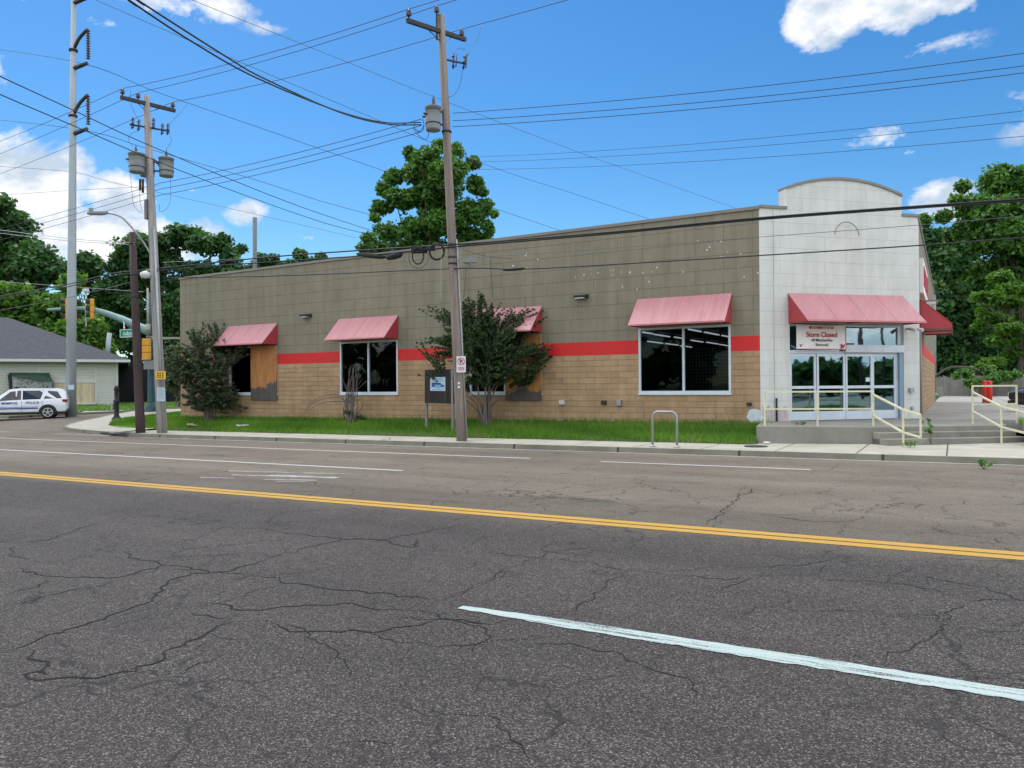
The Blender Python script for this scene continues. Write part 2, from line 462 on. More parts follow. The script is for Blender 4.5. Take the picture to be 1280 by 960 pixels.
M['asphalt2'] = asphalt('side_street_asphalt', True)

def concrete(name, col, joint=None, jw=.012, stain=(.20, .19, .165), x0=0):
    m, t, b = base(name)
    geo = t.new('ShaderNodeNewGeometry').outputs['Position']
    n1 = t.noise(geo, 1.1, 8, .7, .3)
    c = t.ramp(n1, [(.28, [k * .74 for k in col]), (.72, [k * 1.14 for k in col])])
    n2 = t.noise(geo, .45, 6, .65, .6)
    c = t.mix(t.ramp(n2, [(.5, 0.0), (.72, .7)]), c, stain)
    c = t.mix(1.0, c, t.ramp(t.noise(geo, 55, 3, .6), [(.3, .86), (.7, 1.12)]), 'MULTIPLY')
    if joint:
        sep = t.new('ShaderNodeSeparateXYZ'); t.ln(geo, sep.inputs[0])
        f = t.math('FRACT', t.math('DIVIDE', t.math('SUBTRACT', sep.outputs[0], x0 - 400), joint))
        d = t.math('MULTIPLY', t.math('ABSOLUTE', t.math('SUBTRACT', f, .5)), joint)
        k = t.ramp(d, [(jw, 1.0), (jw * 2, 0.0)])
        c = t.mix(t.math('MULTIPLY', k, .85), c, (.035, .032, .026))
    t.ln(c, b.inputs['Base Color']); b.inputs['Roughness'].default_value = .88
    b.inputs['Specular IOR Level'].default_value = .25
    bp = t.new('ShaderNodeBump'); bp.inputs['Strength'].default_value = .25; bp.inputs['Distance'].default_value = .01
    t.ln(t.noise(geo, 40, 4, .6), bp.inputs['Height']); t.ln(bp.outputs[0], b.inputs['Normal'])
    return m
M['walk'] = concrete('sidewalk_concrete', (.42, .40, .335), 1.83, .012, (.33, .31, .25))
M['kerb'] = concrete('kerb_concrete', (.22, .21, .165), 3.2, .022, (.12, .115, .09), x0=-3.0)
M['porch'] = concrete('porch_concrete', (.28, .27, .23), None, .01, (.19, .18, .155))
M['step'] = concrete('step_concrete', (.26, .25, .21), None, .01, (.13, .12, .10))
M['lot'] = concrete('parking_concrete', (.36, .345, .31), 4.5, .02, (.22, .215, .20))
M['gutter'] = concrete('gutter_concrete', (.40, .39, .36), None, .01, (.3, .29, .27))

def paint(name, col, worn=.45, c2=None, along=(.5, 2.4, 1)):
    m, t, b = base(name)
    geo = t.new('ShaderNodeNewGeometry').outputs['Position']
    n = t.noise(t.mapping(geo, along), 3.2, 9, .75, .3)
    sp = t.noise(geo, 70, 3, .7)
    w = t.math('ADD', t.math('MULTIPLY', n, .75), t.math('MULTIPLY', sp, .25))
    k = t.ramp(w, [(worn - .05, 1.0), (worn + .02, 0.0)])
    cc = t.mix(t.noise(geo, 1.2, 5, .6), [x * .85 for x in col], col)
    c = t.mix(k, cc, c2 or (.07, .066, .064))
    t.ln(c, b.inputs['Base Color']); b.inputs['Roughness'].default_value = .7
    return m
M['yellowline'] = paint('yellow_road_paint', (.48, .275, .035), .37, (.17, .105, .04))
M['whiteline'] = paint('white_road_paint', (.52, .51, .49), .37, (.22, .20, .185))
M['wornwhite'] = paint('worn_white_road_paint', (.42, .41, .39), .50, (.13, .12, .11))
M['thickwhite'] = paint('thick_white_road_paint', (.41, .49, .465), .465, (.05, .048, .047), (.35, 7.0, 1))
M['crack'] = mat('crack_shadow_tar', (.005, .0045, .0045), .9, .2)
M['soil'] = mat('lawn_soil', (.052, .088, .02), .95, .35, 2.5, dirt=(.085, .065, .035), dscale=1.4, damt=.6)
M['earth'] = mat('rough_ground', (.06, .095, .025), .95, .3, .6, dirt=(.10, .085, .05), dscale=.3, damt=.6)
EXPOSURE = .7
SKY_STRENGTH = .10
SKY_SAT, SKY_VAL, SKY_TINT = 1.36, .82, (.88, 1.05, 1.10)
CLOUD_LIT, CLOUD_SHADE = (6.8, 6.8, 6.85), (3.6, 4.3, 5.2)
CLOUD_GAP, CLOUD_BOOST = .33, 2.0
SUN_E, SUN_ANGLE = 1.1, 22
# ------------------------------------------------------------------ camera, sky, sun
scn = bpy.context.scene
cam = bpy.data.cameras.new('camera'); cam.sensor_width = 36; cam.lens = 36 * F / 1280
cam.clip_start = .1; cam.clip_end = 5000
co = bpy.data.objects.new('camera', cam); C.objects.link(co)
co.matrix_world = Matrix(((CX[0], CY[0], -CF[0], EYE[0]), (CX[1], CY[1], -CF[1], EYE[1]), (CX[2], CY[2], -CF[2], EYE[2]), (0, 0, 0, 1)))
scn.camera = co
scn.view_settings.view_transform = 'Standard'; scn.view_settings.look = 'None'
scn.view_settings.gamma = 1; scn.view_settings.exposure = EXPOSURE
scn.render.engine = 'CYCLES'
scn.cycles.use_denoising = True
scn.cycles.max_bounces = 8; scn.cycles.transparent_max_bounces = 16
scn.cycles.sample_clamp_indirect = 6

w = bpy.data.worlds.new('World'); scn.world = w; w.use_nodes = True
t = NT(w); bg = t.n['Background']
sky = t.new('ShaderNodeTexSky'); sky.sky_type = 'NISHITA'; sky.sun_disc = False
SUN_EL, SUN_AZ = R(62), R(-62)             # azimuth from +Y towards +X
sky.sun_elevation = SUN_EL; sky.sun_rotation = SUN_AZ
sky.air_density = 1.0; sky.dust_density = .4; sky.ozone_density = 2.2
hs = t.new('ShaderNodeHueSaturation'); hs.inputs['Saturation'].default_value = SKY_SAT
hs.inputs['Value'].default_value = SKY_VAL
t.ln(sky.outputs[0], hs.inputs['Color'])
skyc = t.mix(1.0, hs.outputs[0], SKY_TINT, 'MULTIPLY')
dirv = t.new('ShaderNodeTexCoord').outputs['Generated']
def dot(vec):
    n = t.new('ShaderNodeVectorMath', operation='DOT_PRODUCT'); t.ln(dirv, n.inputs[0]); n.inputs[1].default_value = [float(k) for k in vec]
    return n.outputs['Value']
def unit(v): v = np.array(v, float); return v / np.linalg.norm(v)
CLOUDS = [  # centre and half-size in survey pixels, weight
    (20, 225, 90, 60, 1.25), (5, 280, 110, 60, 1.2), (62, 255, 44, 44, 1.15), (130, 290, 80, 40, 1.2), (150, 250, 46, 38, 1.2), (120, 225, 24, 12, .5), (30, 180, 50, 14, .5), (240, 238, 30, 14, .5),
    (310, 263, 34, 24, .72), (385, 297, 34, 14, .62), (200, 300, 90, 40, .8),
    (1030, 16, 56, 42, 1.3), (1080, 4, 46, 30, .95), (1130, 8, 60, 34, .5), (1195, 2, 34, 18, .5), (1165, 60, 60, 20, .28),
    (1102, 172, 48, 17, .42), (1185, 248, 42, 30, 1.0), (1140, 190, 30, 8, .25),
    (195, -2, 80, 24, .55), (270, 8, 55, 18, .5), (115, 22, 40, 20, .42), (340, 35, 40, 12, .4), (60, 10, 60, 18, .35),
    (1420, 120, 120, 60, .9), (-160, 240, 160, 90, 1.0), (-120, 60, 120, 40, .7),
]
dens = None
for px, py, a, b_, wt in CLOUDS:
    c = unit(ray(px, py)); h = unit(np.cross(c, (0, 0, 1))); v = np.cross(h, c)
    du = t.math('MULTIPLY', dot(h), 960 / a); dv = t.math('MULTIPLY', dot(v), 960 / b_)
    r2 = t.math('ADD', t.math('POWER', t.math('ABSOLUTE', du), 2), t.math('POWER', t.math('ABSOLUTE', dv), 2))
    m = t.math('SUBTRACT', wt, t.math('MULTIPLY', t.math('SQRT', r2), wt))
    m = t.math('MULTIPLY', m, t.math('GREATER_THAN', dot(c), 0))
    dens = m if dens is None else t.math('MAXIMUM', dens, m)
# unseen half of the sky: broken cumulus banks, added and brightened to whiten the light, mirrored in panes
farcl = t.noise(t.mapping(dirv, (1, 1, 2.2)), 2.0, 7, .58)
behind = t.ramp(t.math('SUBTRACT', .74, dot(CF)), [(.0, 0.0), (.25, 1.0)])
up_ok = t.math('GREATER_THAN', dot((0, 0, 1)), .02)
fm = t.math('MULTIPLY', t.math('MULTIPLY', t.math('SUBTRACT', farcl, CLOUD_GAP), 4.0), t.math('MULTIPLY', behind, up_ok))
dens = t.math('MAXIMUM', dens, fm)
n1 = t.noise(t.mapping(dirv, (1, 1, 1.5)), 11, 9, .62, .25)
n2 = t.noise(dirv, 42, 6, .6)
d = t.math('ADD', dens, t.math('MULTIPLY', t.math('SUBTRACT', n1, .5), 1.7))
d = t.math('ADD', d, t.math('MULTIPLY', t.math('SUBTRACT', n2, .5), .22))
alpha = t.math('MULTIPLY', t.ramp(d, [(.22, 0.0), (.36, .62), (.52, 1.0)]), t.ramp(dens, [(.0, 0.0), (.14, 1.0)]))
shade = t.ramp(t.noise(t.mapping(dirv, (1, 1, 1.6), (.02, .01, .035)), 13, 7, .6), [(.40, 1.0), (.58, 0.0)])
cloudc = t.mix(shade, CLOUD_LIT, CLOUD_SHADE)
boost = t.math('ADD', t.math('MULTIPLY', t.math('MULTIPLY', behind, up_ok), CLOUD_BOOST - 1), 1.0)
vm = t.new('ShaderNodeVectorMath', operation='SCALE'); t.ln(cloudc, vm.inputs[0]); t.ln(boost, vm.inputs['Scale']); cloudc = vm.outputs[0]
full = t.mix(alpha, skyc, cloudc)
t.ln(full, bg.inputs['Color']); bg.inputs['Strength'].default_value = SKY_STRENGTH

sl = bpy.data.lights.new('sun', 'SUN'); sl.energy = SUN_E; sl.angle = R(SUN_ANGLE); sl.color = (1.0, .95, .87)
so = bpy.data.objects.new('sun', sl); C.objects.link(so)
sd = Vector((math.sin(SUN_AZ) * math.cos(SUN_EL), math.cos(SUN_AZ) * math.cos(SUN_EL), math.sin(SUN_EL)))
so.rotation_euler = sd.to_track_quat('Z', 'Y').to_euler(); so.location = (0, 0, 60)

# ------------------------------------------------------------------ ground, street, markings
FK1, FK2 = G2(100, 518, .02), G2(225, 512.6, .02)      # far kerb of the side street
fkd = unit((FK2 - FK1) * (1, 1, 0)); fkn = np.array([-fkd[1], fkd[0], 0])
if fkn @ CF < 0: fkn = -fkn
def smooth(a): a = min(1, max(0, a)); return a * a * (3 - 2 * a)
def ground_z(x, y):
    z = gz(x) - .07
    s = (np.array([x, y, 0]) - FK1 * (1, 1, 0)) @ fkn
    if x < -28: z = max(z, gz2(min(y, 33)) - .09) if y > 19.2 else z; z += (.20 * smooth((s - 1.5) / 9.0)) * smooth((y - 24) / 6)
    else: z += .55 * smooth((y - 30) / 20)
    return z
def ground_sheet():
    xs = sorted(set([-2500, -900, -400, -250, 100, 250, 500, 900, 2500] + list(range(-180, 90, 4))))
    ys = sorted(set([-900, -200, -60, 160, 200, 300, 500, 900, 2500] + list(range(-16, 140, 4))))
    m = MB(); vs = [(x, y, ground_z(x, y)) for y in ys for x in xs]
    nx = len(xs)
    m.add(vs, [(j * nx + i, j * nx + i + 1, (j + 1) * nx + i + 1, (j + 1) * nx + i) for j in range(len(ys) - 1) for i in range(nx - 1)], True)
    return m
tag(ground_sheet().build('ground', M['earth'], loc=(0, 0, 0)), kind='structure')

def strip_xy(m, x0, x1, y0, y1, dz, step=8.0):
    """flat strip following the street's fall"""
    xs = [x0]
    for k in (-32.0,):
        if x0 < k < x1: xs.append(k)
    xs.append(x1); xs = sorted(xs)
    for a, b in zip(xs[:-1], xs[1:]):
        m.quad((a, y0, gz(a) + dz), (b, y0, gz(b) + dz), (b, y1, gz(b) + dz), (a, y1, gz(a) + dz))
KY = 19.2
m = MB(); strip_xy(m, -130, 90, -3.2, KY + .02, 0)
tag(m.build('road', M['asphalt'], loc=(0, 0, 0)), kind='structure')
# near side pavement behind the camera
m = MB(); m.aabb((-130, -3.35, -1.2), (90, -3.2, .12)); tag(m.build('near_kerb', M['kerb'], loc=(0, 0, 0)), kind='structure')
m = MB(); m.aabb((-130, -5.2, -1.2), (90, -3.352, .115)); tag(m.build('near_sidewalk', M['walk'], loc=(0, 0, 0)), kind='structure')

# corner kerb line: along the street, round the corner, back along the side street
corner_px = [(160, 546), (140, 544.2), (118, 542.4), (98, 540.6), (85, 539), (78, 537), (82, 534), (96, 530), (125, 524), (141, 520.3)]
corner = [G2(*q) for q in corner_px]
corner[0][1] = KY; 
side_end = G2(176, 514.9)
# side street asphalt
poly = [(p[0], p[1], p[2] - .004) for p in corner] + [(side_end[0], side_end[1], side_end[2] - .004)]
far_line = [np.array([x, y, gz2(y) + .02]) for x, y in ((-130, 24.5), (FK1[0] - 16, 24.6), (FK1[0] - 6, 26.2), (FK1[0] - 1.5, FK1[1] - 3.5))] + [FK1, FK2, FK2 + fkd * 30]
poly += [tuple(p - (0, 0, .024)) for p in far_line[4::-1]] + [(-129.9, KY + .021, gz(-130) - .004)]
m = MB(); m.poly([V(p) for p in poly]); bm = bmesh.new()
tag(m.build('side_street', M['asphalt2'], loc=(0, 0, 0)), kind='structure')

# kerb and sidewalk
def kerb_run(m, line, wdt=.16, h=.135, inward=None):
    for a, b in zip(line[:-1], line[1:]):
        a = np.array(a, float); b = np.array(b, float); d = unit((b - a) * (1, 1, 0)); n = np.array([d[1], -d[0], 0])
        if inward is not None and n @ (inward - (a + b) / 2) < 0: n = -n
        e = d * .012
        m.prism([a - e, b + e, b + e + n * wdt, a - e + n * wdt], (0, 0, h)) if False else None
        vs = [a - (0, 0, .1), b - (0, 0, .1), b + n * wdt - (0, 0, .1), a + n * wdt - (0, 0, .1)]
        top = [a + n * .03 + (0, 0, h), b + n * .03 + (0, 0, h), b + n * wdt + (0, 0, h), a + n * wdt + (0, 0, h)]
        m.add([V(p) for p in vs + top], [(3, 2, 1, 0), (4, 5, 6, 7), (0, 1, 5, 4), (1, 2, 6, 5), (2, 3, 7, 6), (3, 0, 4, 7)])
inw = np.array([-30, 30, 0.])
line = [np.array([x, KY, gz(x)]) for x in (80, 40, 10, 0, -10, -20, -29.0)] + corner[1:]
m = MB(); kerb_run(m, line, inward=inw)
tag(m.build('kerb', M['kerb'], loc=(0, 0, 0)), kind='structure')
m = MB(); strip_xy(m, -28, 80, KY - .16, KY - .005, .004)
tag(m.build('gutter', M['gutter'], loc=(0, 0, 0)), kind='structure')
# sidewalk sheet (street strip + corner), 5 mm under the kerb top
WZ = .128
LAWN_Y = 21.4
lawn_tip, lawn_b, lawn_c, lawn_d = G2(136, 531, .15), G2(141, 526, .15), G2(190, 519.5, .15), G2(236, 516.5, .15)
m = MB()
strip_xy(m, -30.5, 80, KY + .10, 26.0, WZ)
pl = [np.array([-30.5, KY + .10, gz(-30.5)])] + [p + unit((np.array([-33, 26, 0]) - p) * (1, 1, 0)) * .1 for p in corner[1:]] + [side_end]
pl += [np.array([-30.5, 44, gz2(44)])]
m.poly([V(p + (0, 0, WZ)) for p in pl])
tag(m.build('sidewalk', M['walk'], loc=(0, 0, 0)), kind='structure')
# storm drain inlet
dr = thing('storm_drain', 'dark storm drain slot cut into the kerb near the brown pole', 'drain', G(143, 544))
m = MB()
a, b = G(126, 543.4), G(158, 546.2)
d = unit((b - a) * (1, 1, 0)); n = np.array([d[1], -d[0], 0]); n = n if n[1] < 0 else -n
m.prism([V(a + n * .025 + (0, 0, .0)), V(b + n * .025), V(b + n * .025 + (0, 0, .105)), V(a + n * .025 + (0, 0, .105))], -n * .02)
m.build('opening', M['black'], dr)
m2 = MB(); m2.prism([V(a - n * .05 + (0, 0, .1355)), V(b - n * .05 + (0, 0, .1355)), V(b - n * .5 + (0, 0, .1355)), V(a - n * .5 + (0, 0, .1355))], (0, 0, .006))
m2.build('iron_lid', M['darkmetal'], dr)
# far kerb and walk beyond the side street
m = MB(); kerb_run(m, [p - (0, 0, .03) for p in far_line], .2, .15, inward=FK1 + fkn * 14 + np.array([0, 8, 0]))
tag(m.build('far_kerb', M['kerb'], loc=(0, 0, 0)), kind='structure')
m = MB(); q0, q1 = FK1, FK2 + fkd * 30
m.prism([V(q0 + fkn * .19 + (0, 0, .06)), V(q1 + fkn * .19 + (0, 0, .06)), V(q1 + fkn * 2.1 + (0, 0, .09)), V(q0 + fkn * 2.1 + (0, 0, .09))], (0, 0, .05))
tag(m.build('far_sidewalk', M['walk'], loc=(0, 0, 0)), kind='structure')

# painted lines
m = MB(); strip_xy(m, -110, 85, 8.99, 9.175, .004); strip_xy(m, -110, 85, 9.225, 9.41, .004)
tag(m.build('double_yellow_line', M['yellowline'], loc=(0, 0, 0)), kind='structure')
m = MB(); strip_xy(m, -110, -10.35, 13.16, 13.29, .004)
tag(m.build('lane_line', M['whiteline'], loc=(0, 0, 0)), kind='structure')
m = MB(); strip_xy(m, -110, -9.15, 16.72, 16.85, .004); strip_xy(m, -7.2, -2.55, 16.62, 16.74, .004)
tag(m.build('cycle_lane_line', M['whiteline'], loc=(0, 0, 0)), kind='structure')
# thick worn dash in front, ragged tapered end
m = MB(); rnd = random.Random(4)
xs = np.linspace(-3.44, 2.6, 90); lo = []; hi = []
for i, x in enumerate(xs):
    k = .45 + .55 * min(1, i / 14.0)
    lo.append((x, 5.135 - .105 * k + rnd.uniform(-.012, .012), gz(x) + .005)); hi.append((x, 5.135 + .075 * k + rnd.uniform(-.008, .008), gz(x) + .005))
m.add(lo + hi, [(i, i + 1, 90 + i + 1, 90 + i) for i in range(89)])
tag(m.build('lane_dash', M['thickwhite'], loc=(0, 0, 0)), kind='structure')
# worn pavement legend and stop bars at the crossing
m = MB()
def slash(a, b, wpx):
    p, q = G(*a, .0045), G(*b, .0045); d = unit(q - p); n = np.array([-d[1], d[0], 0]) * wpx / 2
    m.quad(p - n, q - n, q + n, p + n)
for a, b, wd in [((250, 596.5), (292, 597.6), .09), ((286, 588.5), (440, 592.5), .10), ((290, 593.3), (372, 596.0), .12),
                 ((335, 594.0), (422, 597.2), .22), ((330, 599.3), (396, 600.2), .10), ((345, 601.5), (383, 602.2), .07)]: slash(a, b, wd)
tag(m.build('worn_road_legend', M['wornwhite'], loc=(0, 0, 0)), kind='structure')
m = MB()
for a, b, wd in [((-30, 538.7), (8, 540), .25), ((24, 539.3), (140, 544.6), .22), ((28, 531.3), (52, 532.2), .5), ((8, 530.5), (22, 531), .3),
                 ((100, 522.6), (124, 523.3), .3), ((108, 525.5), (134, 526.8), .25)]: slash(a, b, wd)
tag(m.build('crossing_marks', M['wornwhite'], loc=(0, 0, 0)), kind='structure')

# cracks traced on the road: jagged dark fissures with side branches
CR = []
def z5(*pts): CR.append([(x / 2, 640 + y / 2) for x, y in pts])
def z6(*pts): CR.append([(560 + x / 1.778, 680 + y / 1.778) for x, y in pts])
def z7(*pts): CR.append([(640 + x / 2, 520 + y / 2) for x, y in pts])
z5((310, 95), (340, 115), (400, 130), (520, 147), (700, 170), (800, 188), (920, 203), (1100, 225))
z5((0, 350), (60, 335), (160, 300), (180, 290), (260, 268), (330, 238), (380, 215), (420, 180), (480, 153), (570, 148), (700, 110), (850, 68), (980, 65), (1080, 45), (1180, 25))
z5((0, 85), (30, 95), (20, 110), (85, 122)); z5((45, 140), (70, 150), (130, 160), (260, 165), (330, 155), (410, 130))
z5((0, 208), (100, 185), (130, 165)); z5((0, 238), (100, 210), (200, 190), (240, 180))
z5((230, 180), (270, 205), (380, 185), (420, 178))
z5((70, 340), (90, 370), (115, 405), (60, 405), (180, 412), (240, 415), (340, 398), (380, 380), (430, 340), (520, 300), (590, 270))
z5((430, 415), (470, 390), (530, 372), (590, 350)); z5((500, 225), (560, 230), (600, 245), (680, 240), (790, 232), (880, 228), (1000, 245), (1100, 265), (1180, 275), (1240, 280))
z5((670, 262), (700, 285), (760, 298), (850, 300), (960, 297), (1050, 283), (1100, 268))
z5((470, 40), (640, 40), (720, 52), (850, 65), (960, 72), (1030, 88), (1050, 65)); z5((1110, 222), (1170, 195), (1280, 147))
z5((0, 545), (90, 490)); z5((60, 585), (80, 575)); z5((860, 575), (930, 572), (1010, 585)); z5((0, 78), (120, 70), (240, 25), (330, 10)); z5((460, 250), (530, 262), (590, 268)); z5((180, 515), (200, 500))
z6((0, 120), (60, 95), (180, 35), (240, 15), (330, 5)); z6((60, 5), (100, 20), (180, 30), (320, 40), (400, 60), (550, 70), (620, 80), (680, 68), (800, 70), (850, 40))
z6((260, 165), (320, 125), (350, 95), (390, 62)); z6((1130, 130), (1115, 165), (1075, 205), (1010, 240), (975, 250), (1000, 275))
z6((800, 75), (960, 85), (1080, 100), (1130, 115)); z6((1060, 95), (1085, 70)); z6((0, 170), (60, 175), (100, 178), (160, 165)); z6((680, 70), (590, 105)); z6((1130, 120), (1280, 125))
z7((480, 275), (520, 240), (560, 210), (610, 180)); z7((800, 300), (860, 260), (910, 230)); z7((640, 250), (760, 265), (860, 258)); z7((300, 165), (400, 190), (430, 180)); z7((120, 200), (200, 215), (250, 205))
m = MB(); rc = random.Random(3)
def ribbon(pts, w0):
    pts = [np.array(p) for p in pts]; out = []
    for a, b in zip(pts[:-1], pts[1:]):
        L = np.linalg.norm(b - a); n = max(2, int(L / .07)); d = (b - a) / max(L, 1e-6); nn = np.array([-d[1], d[0], 0])
        off = 0
        for i in range(n):
            off = off * .6 + rc.uniform(-.045, .045)
            out.append(a + (b - a) * i / n + nn * off * (0 if i == 0 else 1))
    out.append(pts[-1]); k = len(out); ww = w0
    L, Rr = [], []
    for i, p in enumerate(out):
        d = unit(out[min(i + 1, k - 1)] - out[max(i - 1, 0)]); nn = np.array([-d[1], d[0], 0])
        ww = min(w0 * 1.5, max(w0 * .25, ww + rc.uniform(-.3, .3) * w0)); e = min(1, i / 4, (k - 1 - i) / 4 + .05)
        L.append(p + nn * ww * e / 2); Rr.append(p - nn * ww * e / 2)
    m.add(L + Rr, [(i, i + 1, k + i + 1, k + i) for i in range(k - 1)])
    for i in range(6, k - 3, 1):                       # small offshoots
        if rc.random() < .035:
            p = out[i]; a = rc.uniform(0, 6.28); q = p + np.array([math.cos(a), math.sin(a), 0]) * rc.uniform(.15, .5)
            q2 = q + np.array([math.cos(a + .6), math.sin(a + .6), 0]) * rc.uniform(.1, .3)
            sub = [p, q, q2]
            for s0, s1 in zip(sub[:-1], sub[1:]):
                d = unit(s1 - s0); nn = np.array([-d[1], d[0], 0]) * w0 * .18
                m.add([s0 - nn, s0 + nn, s1 + nn * .4, s1 - nn * .4], [(0, 1, 2, 3)])
for c in CR:
    ribbon([G(px, py, .0032) for px, py in c], .016 if len(c) > 4 else .012)
rx = random.Random(12)
for k in range(110):                                     # fine secondary cracking between the traced fissures
    x, y, a = rx.uniform(-13, 3.5), rx.uniform(3.2, 14.5), rx.choice((rx.gauss(.15, .35), rx.gauss(1.2, .5)))
    pts = [np.array([x, y, gz(x) + .0032])]
    for j in range(rx.randint(2, 6)):
        a += rx.gauss(0, .45); s_ = rx.uniform(.15, .5); q = pts[-1] + np.array([math.cos(a) * s_, math.sin(a) * s_, 0]); q[2] = gz(q[0]) + .0032; pts.append(q)
    ribbon(pts, rx.uniform(.004, .009))
tag(m.build('road_cracks', M['crack'], loc=(0, 0, 0), fix=False), kind='structure')

# ------------------------------------------------------------------ lawn
def lawn_z(x, y):
    k = smooth((x + 40) / 7.0)
    return gz(x) + .145 + k * .125 * max(0, y - LAWN_Y) + (1 - k) * (.035 * max(0, y - 19.2) + .012)
m = MB(); xs = list(np.arange(-33, -4.7, .8)) + [-4.72]; ys = np.linspace(LAWN_Y, 24.62, 8)
rl = random.Random(2)
edge = {x: LAWN_Y + rl.uniform(-.06, .10) for x in xs}
vs = [(x, max(y, edge[x]) if j == 0 else y, lawn_z(x, y) + (rl.uniform(-.015, .02) if j else 0)) for j, y in enumerate(ys) for x in xs]; nx = len(xs)
m.add(vs, [(j * nx + i, j * nx + i + 1, (j + 1) * nx + i + 1, (j + 1) * nx + i) for j in range(7) for i in range(nx - 1)], True)
lp = [(-33, LAWN_Y)] + [(p[0], p[1]) for p in (lawn_tip, lawn_b, lawn_c, lawn_d)] + [(-33, 44), (-33, 24.62)]
cx_, cy_ = -36.5, 26
ring = [(x, y, lawn_z(x, y)) for x, y in lp]
m.add([(cx_, cy_, lawn_z(cx_, cy_))] + ring, [(0, i + 1, (i + 1) % len(ring) + 1) for i in range(len(ring))], True)
tag(m.build('lawn', M['soil'], loc=(0, 0, 0)), kind='structure')
LEFT_TRIS = [((cx_, cy_), lp[i], lp[(i + 1) % len(lp)]) for i in range(len(lp))]
# verge right of the steps
RV = [(1.55, 22.2), (9, 22.2), (9, 26.4), (1.75, 26.4)]
def verge_z(x, y): return gz(x) + .15 + .40 * smooth((y - 22.2) / 3.2) + .06
m = MB(); vs = []; nx = 9
for j in range(7):
    for i in range(nx):
        u, v_ = i / (nx - 1), j / 6
        x = (RV[0][0] * (1 - v_) + RV[3][0] * v_) * (1 - u) + 9 * u; y = 22.2 + 4.2 * v_
        vs.append((x, y, verge_z(x, y)))
m.add(vs, [(j * nx + i, j * nx + i + 1, (j + 1) * nx + i + 1, (j + 1) * nx + i) for j in range(6) for i in range(nx - 1)], True)
tag(m.build('verge', M['soil'], loc=(0, 0, 0)), kind='structure')

def np_mesh(name, verts, nper, mat_, tint, loc=(0, 0, 0), parent=None, smooth_=False):
    """verts (n*nper,3) world; every nper verts one face"""
    n = len(verts) // nper
    me = bpy.data.meshes.new(name)
    org = root_loc(parent) if parent is not None else np.array(loc, float)
    me.vertices.add(len(verts)); me.vertices.foreach_set('co', (verts - org).astype(np.float32).ravel())
    me.loops.add(len(verts)); me.loops.foreach_set('vertex_index', np.arange(len(verts), dtype=np.int32))
    me.polygons.add(n); me.polygons.foreach_set('loop_start', np.arange(0, len(verts), nper, dtype=np.int32))
    try: me.polygons.foreach_set('loop_total', np.full(n, nper, np.int32))
    except Exception: pass
    me.update(calc_edges=True)
    a = me.attributes.new('tint', 'FLOAT', 'FACE'); a.data.foreach_set('value', tint.astype(np.float32))
    me.materials.append(mat_)
    o = bpy.data.objects.new(name, me); C.objects.link(o)
    if parent is not None: o.parent = parent
    else: o.location = loc
    return o

rg = np.random.default_rng(11)
def blades(pts, hmin, hmax, wd):
    n = len(pts); a = rg.uniform(0, 2 * np.pi, n); h = rg.uniform(hmin, hmax, n) * rg.uniform(.7, 1.2, n); w_ = wd * rg.uniform(.6, 1.4, n)
    sx, sy = np.cos(a) * w_, np.sin(a) * w_; b = rg.uniform(0, 2 * np.pi, n); l = h * rg.uniform(.1, .7, n)
    v = np.zeros((n, 3, 3)); v[:, 0] = pts; v[:, 1] = pts; v[:, 2] = pts
    v[:, 0, 0] -= sx; v[:, 0, 1] -= sy; v[:, 1, 0] += sx; v[:, 1, 1] += sy
    v[:, 2, 0] += np.cos(b) * l; v[:, 2, 1] += np.sin(b) * l; v[:, 2, 2] += h
    v[:, :2, 2] -= .02
    return v.reshape(-1, 3)
pts = []
N = 62000
patch = lambda x, y: .5 + .5 * np.sin(x * .9 + 1.7 * np.sin(y * 1.3 + x * .31)) * np.cos(y * 1.9 + x * .47)
x = rg.uniform(-33, -4.8, N); y = LAWN_Y + 3.1 * rg.uniform(0, 1, N) ** .9 + rg.normal(0, .03, N)
clump = np.sin(x * 3.1 + np.sin(y * 5.2) * 2) * np.sin(y * 4.3 + np.cos(x * 1.7) * 2)
bare_k = np.exp(-((x + 17.3) / 2.6) ** 2 - ((y - 21.6) / .45) ** 2) + np.exp(-((x + 28.5) / 2.2) ** 2 - ((y - 21.9) / .6) ** 2)
keep = (rg.uniform(0, 1, N) < .72 + .35 * clump) & (rg.uniform(0, 1, N) > .75 * bare_k)
pts = np.stack([x, y, np.array([lawn_z(a, b) for a, b in zip(x, y)])], 1)[keep]
P1 = blades(pts, .08, .21, .013)
tuft = rg.uniform(0, 1, len(pts)) < .06; P1 = np.concatenate([P1, blades(pts[tuft] + rg.normal(0, .03, (tuft.sum(), 3)) * (1, 1, 0), .2, .34, .012)])
T = []
for (a, b, c_) in LEFT_TRIS:
    ar = abs((b[0] - a[0]) * (c_[1] - a[1]) - (c_[0] - a[0]) * (b[1] - a[1])) / 2
    n = int(ar * 230); r1 = np.sqrt(rg.uniform(0, 1, n)); r2 = rg.uniform(0, 1, n)
    px_ = (1 - r1) * a[0] + r1 * (1 - r2) * b[0] + r1 * r2 * c_[0]; py_ = (1 - r1) * a[1] + r1 * (1 - r2) * b[1] + r1 * r2 * c_[1]
    T.append(np.stack([px_, py_, np.array([lawn_z(q, s) for q, s in zip(px_, py_)])], 1))
P2 = blades(np.concatenate(T), .05, .12, .022)
x = rg.uniform(1.6, 7, 9000); y = rg.uniform(22.2, 26.3, 9000)
P3 = blades(np.stack([x, y, np.array([verge_z(a, b) for a, b in zip(x, y)])], 1), .08, .22, .012)
